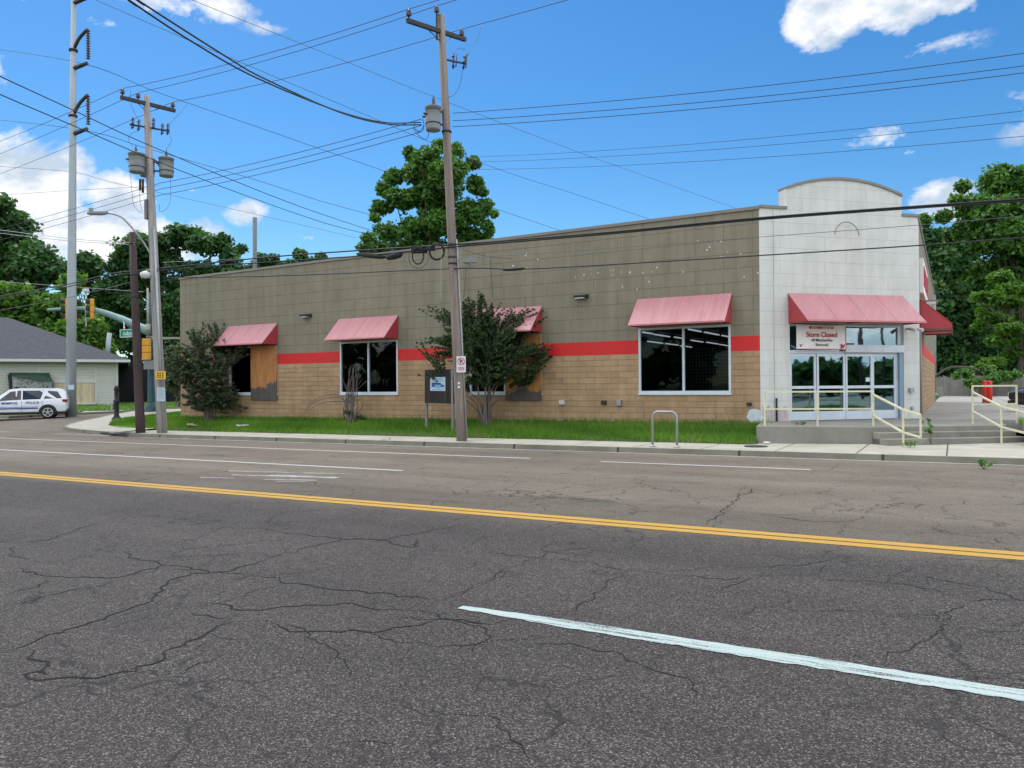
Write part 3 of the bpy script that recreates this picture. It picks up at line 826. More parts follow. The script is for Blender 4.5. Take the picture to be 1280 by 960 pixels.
# bank in front of the pale house
x = rg.uniform(-90, -34, 60000); y = rg.uniform(25, 100, 60000)
s = (x - FK1[0]) * fkn[0] + (y - FK1[1]) * fkn[1]
ok = (s > 2.2) & (s < 26)
x, y = x[ok], y[ok]
P4 = blades(np.stack([x, y, np.array([ground_z(a, b) for a, b in zip(x, y)])], 1), .06, .16, .05)
allv = np.concatenate([P1, P2, P3, P4])
bx_, by_ = allv[::3, 0], allv[::3, 1]
tag(np_mesh('grass', allv, 3, M['grass'], np.clip(.55 * patch(bx_, by_) + .45 * rg.uniform(0, 1, len(bx_)) ** .8 + .06 * (rg.uniform(0, 1, len(bx_)) < .1), 0, 1)), kind='stuff')
# ------------------------------------------------------------------ the store
YW, XL, XC = 24.5, -32.8, -5.2
q2 = math.sqrt(.5)
def CP(s, z, out=0.0): return (XC + q2 * s + q2 * out, YW + q2 * s - q2 * out, z)
CN = np.array([q2, -q2, 0]); CD = np.array([q2, q2, 0])
SC = 5.95                                              # length of the chamfered corner
XS = XC + q2 * SC                                      # plane of the parking-side wall
YS = YW + q2 * SC
YB = 53.5
ZB, ZT = 2.78, 3.25                                    # painted stripe
def ztop(x): return 7.17 + (x - XC) / (XL - XC) * (-.10)
store = thing('store_building', 'vacant single storey store with olive walls, cream corner front and red awnings', 'building', (-18, YW, .3))

def cells(m, u0, u1, z0, z1, holes, f):
    us = sorted({u0, u1} | {h[i] for h in holes for i in (0, 1) if u0 < h[i] < u1})
    zs = sorted({z0, z1} | {h[i] for h in holes for i in (2, 3) if z0 < h[i] < z1})
    for a, b in zip(us[:-1], us[1:]):
        for c, d in zip(zs[:-1], zs[1:]):
            mu, mz = (a + b) / 2, (c + d) / 2
            if any(h[0] < mu < h[1] and h[2] < mz < h[3] for h in holes): continue
            m.add([f(a, c), f(b, c), f(b, d), f(a, d)], [(0, 1, 2, 3)])
WZ0, WZ1 = 1.45, 3.64
WINS = [(-29.30, -26.17), (-22.46, -19.38), (-15.93, -12.86), (-9.17, -6.10)]
holes = [(a, b, WZ0, WZ1) for a, b in WINS]
fw = lambda u, z: (u, YW, z)
m = MB(); cells(m, XL, XC, .0, ZB, holes, fw)
for a, b in WINS:                                      # reveals
    m.quad((a, YW, WZ0), (b, YW, WZ0), (b, YW + .3, WZ0), (a, YW + .3, WZ0))
    for u in (a, b): m.quad((u, YW, WZ0), (u, YW + .3, WZ0), (u, YW + .3, ZB), (u, YW, ZB))
m.build('block_base', M['tanbrick'], store, fix=False)
for a, b in zip([XL] + [w_[1] for w_ in WINS], [w_[0] for w_ in WINS] + [XC]):
    m = MB(); m.quad(fw(a, ZB), fw(b, ZB), fw(b, ZT), fw(a, ZT))
    for u in (a, b):
        if XL < u < XC: m.quad((u, YW, ZB), (u, YW + .3, ZB), (u, YW + .3, ZT), (u, YW, ZT))
    m.build('painted_stripe', M['stripe'], store, fix=False)
m = MB()
us = sorted({XL, XC} | {k for w_ in WINS for k in w_})
cells(m, XL, XC, ZT, 4.0, holes, fw)
m.quad(fw(XL, 4.0), fw(XC, 4.0), fw(XC, ztop(XC)), fw(XL, ztop(XL)))
for a, b in WINS:
    m.quad((a, YW, WZ1), (b, YW, WZ1), (b, YW + .3, WZ1), (a, YW + .3, WZ1))
    for u in (a, b): m.quad((u, YW, ZT), (u, YW + .3, ZT), (u, YW + .3, WZ1), (u, YW, WZ1))
# left end wall, inner parapet face
m.quad((XL, YW, 0), (XL, YB, 0), (XL, YB, ztop(XL)), (XL, YW, ztop(XL)))
m.quad((XL, YW + .35, 6.2), (XC + .2, YW + .35, 6.2), (XC + .2, YW + .35, ztop(XC)), (XL, YW + .35, ztop(XL)))
m.build('upper_wall', M['olive'], store, fix=False)
m = MB(); m.poly([(XL, YW + .1, 6.4), (XC, YW + .1, 6.4), (XS - .1, YS + .1, 6.4), (XS - .1, YB, 6.4), (XL, YB, 6.4)])
m.build('roof', M['shingle'], store)
m = MB(); m.quad((XL, YB, 0), (XS, YB, 0), (XS, YB, 7.1), (XL, YB, 7.0)); m.build('rear_wall', M['olive'], store)
m = MB()
for x0, x1 in [(XL - .04, -19), (-18.995, XC + .03)]:
    z0, z1 = ztop(x0), ztop(x1)
    m.prism([(x0, YW - .05, z0), (x1, YW - .05, z1), (x1, YW - .05, z1 + .10), (x0, YW - .05, z0 + .10)], (0, .45, 0))
m.build('coping', M['coping'], store)

# cream corner front: blocks with an opening for the entrance
DS0, DS1, DZ0, DZ1 = 1.06, 5.36, .30, 3.66
fc = lambda s, z: CP(s, z)
m = MB(); cells(m, 0, SC, .0, 7.22, [(DS0, DS1, DZ0, DZ1)], fc)
for s in (DS0, DS1): m.quad(CP(s, DZ0), CP(s, DZ0, -.4), CP(s, DZ1, -.4), CP(s, DZ1))
m.quad(CP(DS0, DZ1), CP(DS1, DZ1), CP(DS1, DZ1, -.4), CP(DS0, DZ1, -.4))
# raised shaped parapet
PA, PB = .99, 5.33
def arc(s): 
    k = (s - PA) / (PB - PA); return 7.86 + .40 * (1 - (2 * k - 1) ** 2)
ss = np.linspace(PA, PB, 17)
front = [CP(PA, 7.22), CP(PB, 7.22)] + [CP(s, arc(s)) for s in ss[::-1]]
m.poly(front); m.poly([tuple(np.array(p) - CN * .42) for p in front[::-1]])
m.quad(CP(PA, 7.22), CP(PA, 7.22, -.42), CP(PA, arc(PA), -.42), CP(PA, arc(PA)))
m.quad(CP(PB, 7.22), CP(PB, 7.22, -.42), CP(PB, arc(PB), -.42), CP(PB, arc(PB)))
# short return round the parking-side corner
m.quad((XS, YS, 0), (XS, YS + .9, 0), (XS, YS + .9, 7.18), (XS, YS, 7.18))
m.build('corner_front', M['cream'], store, fix=False)
m = MB()
for a, b in zip(ss[:-1], ss[1:]):
    m.add([V(np.array(CP(s, arc(s) + dz)) + CN * o) for s in (a, b) for dz in (0.003, .085) for o in (.045, -.46)],
          [(0, 1, 3, 2), (4, 6, 7, 5), (0, 4, 5, 1), (2, 3, 7, 6), (0, 2, 6, 4), (1, 5, 7, 3)])
for a, b in [(.03, PA - .003), (PB + .003, SC + .03)]:
    m.add([V(np.array(CP(s, 7.222 + dz)) + CN * o) for s in (a, b) for dz in (0, .085) for o in (.045, -.40)],
          [(0, 1, 3, 2), (4, 6, 7, 5), (0, 4, 5, 1), (2, 3, 7, 6), (0, 2, 6, 4), (1, 5, 7, 3)])
m.aabb((XS - .35, YS + .04, 7.182), (XS + .05, YB, 7.265))
m.build('corner_coping', M['coping'], store)
# ghost of a removed round-topped sign
m = MB(); ghost = [CP(2.55, 5.55, .003), CP(3.85, 5.55, .003), CP(3.85, 6.3, .003), CP(3.64, 6.3, .003)] + [CP(3.2 + .44 * math.cos(a), 6.47 + .44 * math.sin(a), .003) for a in np.linspace(0, math.pi, 12)] + [CP(2.76, 6.3, .003), CP(2.55, 6.3, .003)]
m.poly(ghost); m.build('sign_ghost', block_mat('ghosted_block', (.645, .635, .59), (.48, .47, .44), 1.6, .40, .008, .05, .5, .25, .10, .02), store)
m = MB(); m.tube([CP(3.2 + .46 * math.cos(a), 6.47 + .46 * math.sin(a), .004) for a in np.linspace(.1, math.pi - .1, 16)], .011, 5)
m.build('sign_outline', M['coping'], store)
# joint at the left edge of the corner front
m = MB(); m.bar(CP(.50, .55, .0), CP(.50, 7.2, .0), .012, .006, up=CN); m.build('control_joint', M['coping'], store)

# parking-side wall
m = MB(); m.quad((XS, YS + .9, 0), (XS, YB, 0), (XS, YB, ZB), (XS, YS + .9, ZB)); m.build('block_base', M['tanbrick'], store, fix=False)
m = MB(); m.quad((XS, YS + .9, ZB), (XS, YB, ZB), (XS, YB, ZT), (XS, YS + .9, ZT)); m.build('painted_stripe', M['stripe'], store, fix=False)
m = MB(); m.quad((XS, YS + .9, ZT), (XS, YB, ZT), (XS, YB, 7.18), (XS, YS + .9, 7.18)); m.build('upper_wall', M['olive'], store, fix=False)

# front windows
def fbar(m, x0, x1, z0, z1, y0, y1): m.aabb((x0, y0, z0), (x1, y1, z1))
def window(a, b):
    m = MB(); mid = (a + b) / 2; y0, y1 = YW - .012, YW + .11
    fbar(m, a, b, WZ0, WZ0 + .09, y0, y1); fbar(m, a, b, WZ1 - .07, WZ1, y0, y1)
    for x0, x1 in ((a, a + .07), (b - .07, b), (mid - .035, mid + .035)): fbar(m, x0, x1, WZ0 + .09, WZ1 - .07, y0 + .002, y1)
    m.aabb((a - .03, YW - .05, WZ0 - .045), (b + .03, YW + .1, WZ0 - .001))
    f = m.build('window', M['alu'], store)
    tag(f, 'white aluminium two pane store window')
    for x0, x1 in ((a + .07, mid - .035), (mid + .035, b - .07)):
        p = MB(); p.quad((x0, YW + .06, WZ0 + .09), (x1, YW + .06, WZ0 + .09), (x1, YW + .06, WZ1 - .07), (x0, YW + .06, WZ1 - .07)); p.build('pane', M['glass'], f, fix=False)
    return f
wins = [window(a, b) for a, b in WINS]
# plywood over broken panes
m = MB(); m.aabb((-27.78, YW - .085, 1.19), (-26.15, YW - .055, 3.63)); tag(m.build('plywood_board', M['ply'], store), 'plywood board with a grey weathered foot')
m = MB(); m.aabb((-14.32, YW - .085, 1.21), (-12.84, YW - .055, 3.63)); tag(m.build('plywood_board', M['ply2'], store), 'orange plywood board with a dark wet foot')
# security grille inside the right pane of the nearest window
m = MB(); x0, x1 = -7.6, -6.18
for x in np.arange(x0, x1, .11): m.bar((x, YW + .2, 1.56), (x, YW + .2, 2.95), .012)
for z in np.arange(1.58, 2.96, .11): m.bar((x0, YW + .206, z), (x1, YW + .206, z), .012)
m.build('security_grille', M['galv'], store)

# awnings: sloped top paled for sky sheen and fading, deep red cheeks, dark underside
def awning(pt, w0, w1, p, zt, zb, name='awning', val=.0):
    """pt(u, out, z); wedge from the wall"""
    g = .03
    m = MB()
    A0, A1 = pt(w0, .02, zt), pt(w1, .02, zt); B0, B1 = pt(w0, p, zb + val), pt(w1, p, zb + val)
    top = m.add([A0, A1, B1, B0] + [tuple(np.array(q) - (0, 0, g)) for q in (A0, A1, B1, B0)],
                [(0, 1, 2, 3), (7, 6, 5, 4), (0, 3, 7, 4), (1, 5, 6, 2), (3, 2, 6, 7), (0, 4, 5, 1)])
    aw = m.build(name, M['awn_sheen_fade'], store); tag(aw, 'red wedge awning with sky sheen and fading coloured into its slope')
    for u, du in ((w0, .012), (w1, -.012)):
        m = MB()
        a, b, c = pt(u + du, .02, zt - g - .01), pt(u + du, p - .01, zb + val - g - .004), pt(u + du, .02, zb - .02)
        e = np.array(pt(u + du * 1.8, 0, 0)) - np.array(pt(u + du, 0, 0))
        m.prism([a, b, pt(u + du, p - .01, zb - .02), c], e)
        m.build('cheek', M['awnred'], aw)
    m = MB()
    m.bar(pt(w0 + .03, p - .02, zb - .01), pt(w1 - .03, p - .02, zb - .01), .035, .05)
    if val: m.quad(pt(w0, p + .004, zb), pt(w1, p + .004, zb), pt(w1, p + .004, zb + val), pt(w0, p + .004, zb + val))
    for u in np.linspace(w0 + .03, w1 - .03, 3): m.bar(pt(u, .03, zb), pt(u, p - .05, zb), .025)
    m.quad(pt(w0 + .05, .03, zb + .02), pt(w1 - .05, .03, zb + .02), pt(w1 - .05, p - .04, zb + .02), pt(w0 + .05, p - .04, zb + .02))
    m.build('awning_frame', M['awnred'], aw)
    for k in (1, 2, 3):
        u = w0 + (w1 - w0) * k / 4; m = MB(); m.tube([np.array(pt(u, .02, zt)) + (0, 0, .004), np.array(pt(u, p, zb + val)) + (0, 0, .001)], .005, 5); m.build('seam', M['awn_sheen_fade'] if not val else M['awnred'], aw)
    return aw
fa = lambda u, o, z: (u, YW - o, z)
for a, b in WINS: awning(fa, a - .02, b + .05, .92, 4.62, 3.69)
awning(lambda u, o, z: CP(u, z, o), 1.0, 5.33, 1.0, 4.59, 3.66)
sa = awning(lambda u, o, z: (XS + o, u, z), YS + 1.0, YS + 5.6, .98, 4.62, 3.62, val=.12)
sa.data.materials[0] = M['awnred']; tag(sa, 'deep red awning on the parking side')

m = MB(); rp = random.Random(31)
for cx_p, cy_p, n_p, sp_p in ((752, 338, 12, 22), (900, 308, 8, 14), (930, 330, 5, 10), (640, 320, 5, 14), (820, 345, 5, 30)):
    for _ in range(n_p):
        q = WY(cx_p + rp.gauss(0, sp_p), cy_p + rp.gauss(0, 8)); r_ = rp.uniform(.015, .04)
        m.poly([(q[0] + r_ * rp.uniform(.6, 1.2) * math.cos(a), YW - .003, q[2] + r_ * rp.uniform(.6, 1.2) * math.sin(a)) for a in np.linspace(0, 5.4, 7)])
tag(m.build('paint_chips', M['whitetrim'], store, fix=False), kind='stuff')
# wall packs and small fixtures
def wall_lamp(x, z):
    m = MB(); m.add([(x - .26, YW, z + .05), (x + .26, YW, z + .05), (x + .26, YW, z - .09), (x - .26, YW, z - .09),
                     (x - .2, YW - .3, z + .0), (x + .2, YW - .3, z + .0), (x + .2, YW - .3, z - .05), (x - .2, YW - .3, z - .05)],
                    [(0, 1, 5, 4), (4, 5, 6, 7), (7, 6, 2, 3), (0, 4, 7, 3), (1, 2, 6, 5), (0, 3, 2, 1)])
    l = m.build('wall_lamp', M['darkmetal'], store)
    m = MB(); m.aabb((x - .16, YW - .26, z - .11), (x + .16, YW - .06, z - .072)); m.build('lens', M['lamplens'], l)
for px, py in ((384.5, 394), (727.5, 370)): p = WY(px, py); wall_lamp(p[0], p[2])
def fixture(px, py, w_, h_, mt, name):
    p = WY(px, py); m = MB(); m.aabb((p[0] - w_ / 2, YW - .10, p[2] - h_ / 2), (p[0] + w_ / 2, YW - .002, p[2] + h_ / 2)); m.build(name, M[mt], store, bevel=.01)
fixture(703, 503, .20, .15, 'whitetrim', 'vent_hood'); fixture(755.5, 503, .18, .14, 'darkmetal', 'hose_tap'); fixture(774.5, 503.5, .17, .2, 'galv', 'outlet_box'); fixture(937, 505, .14, .1, 'darkmetal', 'hose_tap')
m = MB(); p = np.array([XS + .02, YS + .22, 0]); m.box(CP(5.6, 1.5, .05), (.16, .1, .14), R(45)); m.build('push_button_box', M['galv'], store)
m = MB(); m.box(CP(5.64, .9, .04), (.07, .06, .12), R(45)); m.build('outlet_box', M['galv'], store)
# camera cluster and lamps under the awning end
m = MB()
for s in (5.45, 5.72): m.tube([CP(s, 3.52, .02), CP(s, 3.5, .2), CP(s + .05, 3.45, .38)], [.04, .05, .06], 8)
m.build('security_camera', M['whitetrim'], store)
m = MB(); m.tube([(XS + .02, YS + .75, .6), (XS + .02, YS + .75, 3.6)], .05, 8); m.build('downpipe', M['coping'], store)
# lamp over the parking-side awning
m = MB(); m.box((XS + .3, YS + 2.6, 4.62), (.45, .3, .14)); l = m.build('wall_lamp', M['coping'], store)
m = MB(); m.box((XS + .32, YS + 2.45, 4.58), (.3, .04, .1)); m.build('lens', M['lamplens'], l)
# narrow wall sign on the parking side, pale panel with red shapes
m = MB(); m.aabb((XS, YS + 1.3, 4.85), (XS + .12, YS + 6.2, 6.05)); sp_ = m.build('wall_sign', M['vinyl'], store)
m = MB(); rs = random.Random(5); y = YS + 1.5
while y < YS + 5.9:
    wd = .34; m.aabb((XS + .123, y, 5.1), (XS + .145, y + .09, 5.8)); m.aabb((XS + .123, y + .09, 5.1 if rs.random() < .5 else 5.7), (XS + .145, y + wd, 5.22 if rs.random() < .3 else 5.8)); y += .48
m.build('sign_shapes', M['signred'], sp_)

# entrance: aluminium storefront set in the opening
OUT = -.10
def sbar(m, s0, s1, z0, z1, o0=OUT, o1=OUT - .12):
    pts = [CP(s0, z0, o0), CP(s1, z0, o0), CP(s1, z1, o0), CP(s0, z1, o0)]
    m.prism(pts, -CN * (o0 - o1))
ent = MB()
sbar(ent, DS0, DS0 + .07, .55, 3.62); sbar(ent, 5.14, 5.2, .55, 2.72)
sbar(ent, DS0 + .07, 5.2, 2.70, 2.78); sbar(ent, DS0 + .07, DS1, 3.56, 3.64)
sbar(ent, 3.10, 3.17, 2.78, 3.56); sbar(ent, 5.22, DS1, 3.0, 3.56)
ent = ent.build('entrance_frame', M['alu'], store)
m = MB(); sbar(m, 3.12, 5.36, 2.74, 2.98, .02, -.14); m.build('door_header', M['alu'], store)
m = MB(); sbar(m, 3.12, 3.45, 2.985, 3.03, .0, -.05); m.build('door_sensor', M['ink'], store)
m = MB(); sbar(m, 5.205, DS1, .55, 2.73, -.02, -.2); m.build('door_jamb', M['aludark'], store)
for i, (s0, s1) in enumerate([(1.13, 2.08), (2.10, 3.15), (3.17, 4.19), (4.21, 5.13)]):
    o0 = OUT - (.0 if i in (0, 3) else -.03)
    m = MB(); st = .065
    sbar(m, s0, s0 + st, .58, 2.69, o0, o0 - .06); sbar(m, s1 - st, s1, .58, 2.69, o0, o0 - .06)
    for z0, z1 in ((.58, .86), (1.58, 1.67), (2.61, 2.69)): sbar(m, s0 + st, s1 - st, z0, z1, o0 - .002, o0 - .058)
    d = m.build('door', M['alu'], store)
    for z0, z1 in ((.86, 1.58), (1.67, 2.61)):
        p = MB(); p.add([CP(s0 + st, z0, o0 - .03), CP(s1 - st, z0, o0 - .03), CP(s1 - st, z1, o0 - .03), CP(s0 + st, z1, o0 - .03)], [(0, 1, 2, 3)]); p.build('pane', M['doorglass'], d, fix=False)
    m = MB()
    for k in range(1, 8): u = s0 + st + (s1 - s0 - 2 * st) * k / 8; m.bar(CP(u, .87, o0 - .075), CP(u, 1.57, o0 - .075), .01)
    for k in range(1, 6): z = .86 + .72 * k / 6; m.bar(CP(s0 + st, z, o0 - .082), CP(s1 - st, z, o0 - .082), .01)
    m.build('door_grille', M['galv'], d)
m = MB(); m.box(CP(4.03, 1.86, OUT + .0), (.15, .012, .13), R(45)); m.build('door_notice', M['signwhite'], store)
m = MB(); m.add([CP(3.17, 2.985, OUT - .05), CP(5.22, 2.985, OUT - .05), CP(5.22, 3.56, OUT - .05), CP(3.17, 3.56, OUT - .05)], [(0, 1, 2, 3)]); m.build('transom_pane', M['transomglass'], store, fix=False)
m = MB(); m.add([CP(1.13, 2.78, OUT - .05), CP(3.10, 2.78, OUT - .05), CP(3.10, 3.56, OUT - .05), CP(1.13, 3.56, OUT - .05)], [(0, 1, 2, 3)]); m.build('transom_pane', M['doorglass'], store, fix=False)
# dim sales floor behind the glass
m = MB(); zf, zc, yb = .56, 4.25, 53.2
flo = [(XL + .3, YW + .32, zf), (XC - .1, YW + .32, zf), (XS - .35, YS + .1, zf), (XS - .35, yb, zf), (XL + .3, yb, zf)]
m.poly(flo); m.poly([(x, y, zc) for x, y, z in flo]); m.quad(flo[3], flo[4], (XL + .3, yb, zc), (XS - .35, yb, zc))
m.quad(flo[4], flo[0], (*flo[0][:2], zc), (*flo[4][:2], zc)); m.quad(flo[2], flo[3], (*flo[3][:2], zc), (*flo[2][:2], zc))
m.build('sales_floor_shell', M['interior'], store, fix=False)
for x0, y0, x1, y1 in ((538, 328, 578, 337), (602, 340, 690, 353), (712, 355, 754, 364), (566, 378, 640, 389), (664, 390, 728, 399), (745, 402, 805, 410),
                       (790, 312, 860, 325), (878, 328, 955, 343), (972, 346, 1030, 356), (803, 372, 872, 382), (888, 383, 950, 393), (960, 395, 1020, 403)):
    a, b = HZ(680 + x0 / 4.364, 340 + y0 / 4.364, 4.12), HZ(680 + x1 / 4.364, 340 + y1 / 4.364, 4.12)
    m = MB(); m.bar(a, (a[0], min(b[1], 52.5), 4.12), .10, .05); m.build('ceiling_light', M['tubelight'], store)
# splash block, downspout foot at the corner
m = MB(); rp = random.Random(8); cpt = WY(943.5, 519.5, YW)
m.poly([(cpt[0] + .27 * rp.uniform(.85, 1.1) * math.cos(a), YW - .004, cpt[2] + .22 * rp.uniform(.85, 1.1) * math.sin(a)) for a in np.linspace(0, 6.28, 18)[:-1]])
m.build('whitewash_patch', mat('whitewash', (.62, .66, .70), .7, .12, 6, dirt=(.42, .42, .46), dscale=5, damt=.5), store)
m = MB()
for s0, s1, z1 in ((.06, .44, 1.02), (.60, .98, .98)):
    m.poly([CP(s0, .575, .004), CP(s1, .575, .004)] + [CP(s0 + (s1 - s0) * (1 - k), z1 + rp.uniform(-.08, .08), .004) for k in np.linspace(0, 1, 6)])
m.build('stained_foot', mat('pinkish_bare_block', (.50, .44, .43), .85, .2, 7, dirt=(.34, .30, .29), dscale=5, damt=.6), store)
m = MB(); m.tube([CP(.54, .575, .05), CP(.54, 1.30, .05)], .028, 8); m.build('black_pipe', M['black'], store)

# Store Closed banner tied across the left transom
bn = thing('banner', 'white vinyl Store Closed banner with red border hung over the entrance doors', 'banner', CP(2.16, 2.8, .06))
bm_ = MB(); nx, nz = 14, 6; bs0, bs1, bz0, bz1 = 1.27, 3.10, 2.82, 3.60
def bpt(i, j, e=0):
    u, v = i / nx, j / nz
    return CP(bs0 + (bs1 - bs0) * u, bz0 + (bz1 - bz0) * v - .02 * math.sin(math.pi * u) + .012 * (1 - u), .05 + .012 * math.sin(u * 9) * (1 - v * .5) + e)
g_ = [bpt(i, j) for j in range(nz + 1) for i in range(nx + 1)] + [bpt(i, j, -.01) for j in range(nz + 1) for i in range(nx + 1)]
N_ = (nx + 1) * (nz + 1); fs = []
for j in range(nz):
    for i in range(nx):
        k = j * (nx + 1) + i; q = (k, k + 1, k + nx + 2, k + nx + 1); fs += [q, tuple(N_ + a for a in q[::-1])]
bm_.add(g_, fs, True); bm_.build('sheet', M['vinyl'], bn, fix=False)
m = MB(); e_ = .017
def bstrip(s0, s1, z0, z1): m.quad(CP(s0, z0, .05 + e_), CP(s1, z0, .05 + e_), CP(s1, z1, .05 + e_), CP(s0, z1, .05 + e_))
bstrip(bs0 + .01, bs1 - .01, bz0 + .0, bz0 + .022); bstrip(bs1 - .03, bs1 - .008, bz0 + .024, bz1 - .03); bstrip(bs0 + .45, bs0 + .86, 3.475, 3.545)
m.build('red_border', M['signred'], bn)
m = MB(); bstrip(bs0 + .862, bs0 + 1.36, 3.475, 3.545); m.build('orange_bar', M['orangeink'], bn)
mid_s = (bs0 + bs1) / 2
def btext(nm, body, size, mt, s, z, bold=0): text_mesh(nm, body, size, mt, CP(s, z, .05 + e_ + .004), CD, (0, 0, 1), bn, .004, 'CENTER', bold)
btext('lettering', 'FAMILY', .075, M['vinyl'], bs0 + .655, 3.508); btext('lettering', 'DOLLAR', .075, M['vinyl'], bs0 + 1.11, 3.508)
btext('lettering', 'Store Closed', .215, M['signred'], mid_s, 3.285, .004)
btext('lettering', 'All Merchandise', .12, M['ink'], mid_s, 3.115, .001); btext('lettering', 'Removed', .12, M['ink'], mid_s, 2.97, .001)
m = MB()
for a, b, c in [((bs0 + .07, 2.96), (bs0 + .13, 2.94), (bs0 + .26, 3.0)), ((bs0 + .1, 2.91), (bs0 + .15, 2.95), (bs0 + .17, 2.90))]: m.poly([CP(*a, .071), CP(*b, .071), CP(*c, .071)])
m.build('printed_motif', M['ink'], bn)
m = MB()
for ds, dz, r_ in ((.19, .13, .045), (.13, .09, .04), (.2, .06, .03), (.09, .14, .03)): m.poly([CP(bs1 - ds + r_ * math.cos(a), bz0 + dz + r_ * math.sin(a) * 1.3, .071) for a in np.linspace(0, 5.6, 8)])
m.build('printed_motif', M['signred'], bn)
m = MB()
for a, b in [(CP(bs0, bz1 - .02, .055), CP(DS0 + .05, 3.6, -.02)), (CP(bs0, bz0 + .02, .055), CP(DS0 + .05, 2.95, -.02)), (CP(bs1, bz1, .055), CP(3.13, 3.62, -.02))]:
    m = MB(); m.tube([a, b], .006, 5); m.build('tie', M['signwhite'], bn)

# ------------------------------------------------------------------ porch, steps, parking lot
PZ = .57
pa, pb, pc = np.array([-4.78, 21.95]), np.array([-1.9, 22.62]), np.array([1.25, 25.05])
m = MB(); foot = [(*pa, 0), (*pb, 0), (*pc, 0), (1.25, YS, 0), (XS, YS, 0), (XC, YW, 0)]
m.prism([(x, y, -.05) for x, y, z in foot], (0, 0, PZ + .05)); tag(m.build('porch_slab', M['porch'], loc=(0, 0, 0), bevel=.02), kind='structure')
sd_ = (pc - pb) / np.linalg.norm(pc - pb); sn = np.array([sd_[1], -sd_[0]])
m = MB()
for k, (z, off, e0) in enumerate([(.43, .34, 0), (.285, .68, .0)]):
    a = pb + sn * .003; b = pc + sn * .003 + sd_ * (.05 if k else 0); o = sn * off
    z = z - k * .002
    m.prism([(*a, -.04 - .01 * k), (*b, -.04 - .01 * k), (*(b + o), -.04 - .01 * k), (*(a + o), -.04 - .01 * k)], (0, 0, z + .04 + .01 * k))
tag(m.build('entrance_steps', M['step'], loc=(pc[0], pc[1], 0), bevel=.015), 'low weedy concrete steps between the two pale yellow handrails', 'steps')
m = MB(); m.prism([(XS + .002, YS + .002, .2), (1.8, YS + .002, .2), (1.8, 26.4, .2), (60, 26.4, .2), (60, 76, .2), (XS + .002, 76, .2)], (0, 0, .362))
tag(m.build('parking_lot', M['lot'], loc=(0, 0, 0)), kind='structure')

def rail_thing(label, posts, rails, loc):
    t_ = thing('handrail', label, 'railing', loc, 'pale yellow handrails at the entrance')
    for a, b in posts: mm = MB(); mm.bar(a, b, .05); mm.build('post', M['railing'], t_)
    for a, b in rails: mm = MB(); mm.bar(a, b, .042, .046); mm.build('rail', M['railing'], t_)
    return t_
p1, p2, p3 = [np.array(HZ(px, py, PZ)) for px, py in ((956, 532.3), (1022, 532.3), (1091.7, 532.4))]
e = unit((.45, -.89, 0)); up = np.array([0, 0, 1.0]); TH = .95
p4 = p3 + e * 1.80; p4[2] = .13; p5 = p3 + e * 2.72; z4 = 1.05; z5 = .98
rail_thing('pale yellow handrail on the porch edge running down beside the entrance steps',
           [(p1, p1 + up * TH), (p2, p2 + up * (TH - .01)), (p3, p3 + up * (TH + .02)), (p4, np.array([*p4[:2], z4 + .06])), (np.array([*p5[:2], .44]), np.array([*p5[:2], z5]))],
           [(p1 + up * TH, p3 + up * TH), (p1 + up * .47, p3 + up * .47), (p3 + up * .86, np.array([*p4[:2], z4 + .02])), (np.array([*p4[:2], z4 + .02]), np.array([*p5[:2], z5])),
            (p3 + up * .28, np.array([*p4[:2], .50])), (np.array([*p4[:2], .50]), np.array([*p5[:2], .44]))], (p2[0], p2[1], PZ))
r1, r2 = HZ(1216, 530, PZ), HZ(1271, 529, PZ)
r4 = np.array([r1[0] + .62, r1[1] - 1.30, .13]); r5 = np.array([r1[0] + 1.08, r1[1] - 2.25, .45])
rail_thing('pale yellow handrail on the parking side of the steps, before the red bollards',
           [(r1, r1 + up * 1.08), (r2, r2 + up * 1.08), (r4, np.array([*r4[:2], 1.14])), (r5, np.array([*r5[:2], .98]))],
           [(r1 + up * 1.07, r2 + up * 1.07), (r1 + up * .55, r2 + up * .55), (r1 + up * .90, np.array([*r4[:2], 1.1])), (np.array([*r4[:2], 1.1]), np.array([*r5[:2], .98])),
            (r1 + up * .36, np.array([*r4[:2], .56])), (np.array([*r4[:2], .56]), np.array([*r5[:2], .47]))], (r1[0], r1[1], PZ))
# ------------------------------------------------------------------ utility poles
def lerp3(a, b, k): return np.array(a) * (1 - k) + np.array(b) * k
def insulator(p, parent, r=.09, h=.20):
    m = MB(); m.lathe(p, [(.02, -.16), (.025, 0), (r * .7, .01), (r, .04), (r * .55, .07), (r, .10), (r * .5, .13), (r * .8, .16), (.03, h), (.01, h + .03)], 10)
    return m.build('insulator', M['porcelain'], parent)
def can(c, r, h, parent, bush=(0, 0), side=None):
    m = MB(); m.lathe(c, [(r * .8, 0), (r * .93, .01), (r * .95, .06), (r, h * .5), (r, h * .92), (r * 1.07, h * .93), (r * 1.07, h * .97), (r * .8, h), (.05, h + .02)], 18)
    t_ = m.build('transformer', M['can'], parent)
    m = MB(); b = np.array(c) + (bush[0], bush[1], h)
    m.lathe(b, [(.05, 0), (.07, .04), (.045, .07), (.065, .11), (.04, .15), (.055, .19), (.025, .24), (.015, .34)], 8); m.build('bushing', M['porcelain'], t_)
    m = MB()
    for a in (-.5, .3, 1.2): p = np.array(c) + (-math.cos(a) * r, -math.sin(a) * r, h * .62); m.tube([p, p + (-math.cos(a) * .1, -math.sin(a) * .1, .0)], .035, 6)
    for k in (.25, .8): m.lathe(np.array(c) + (0, 0, h * k), [(r * 1.005, 0), (r * 1.02, .01), (r * 1.02, .03), (r * 1.005, .04)], 18)
    m.build('terminals', M['darkmetal'], t_)
    return t_
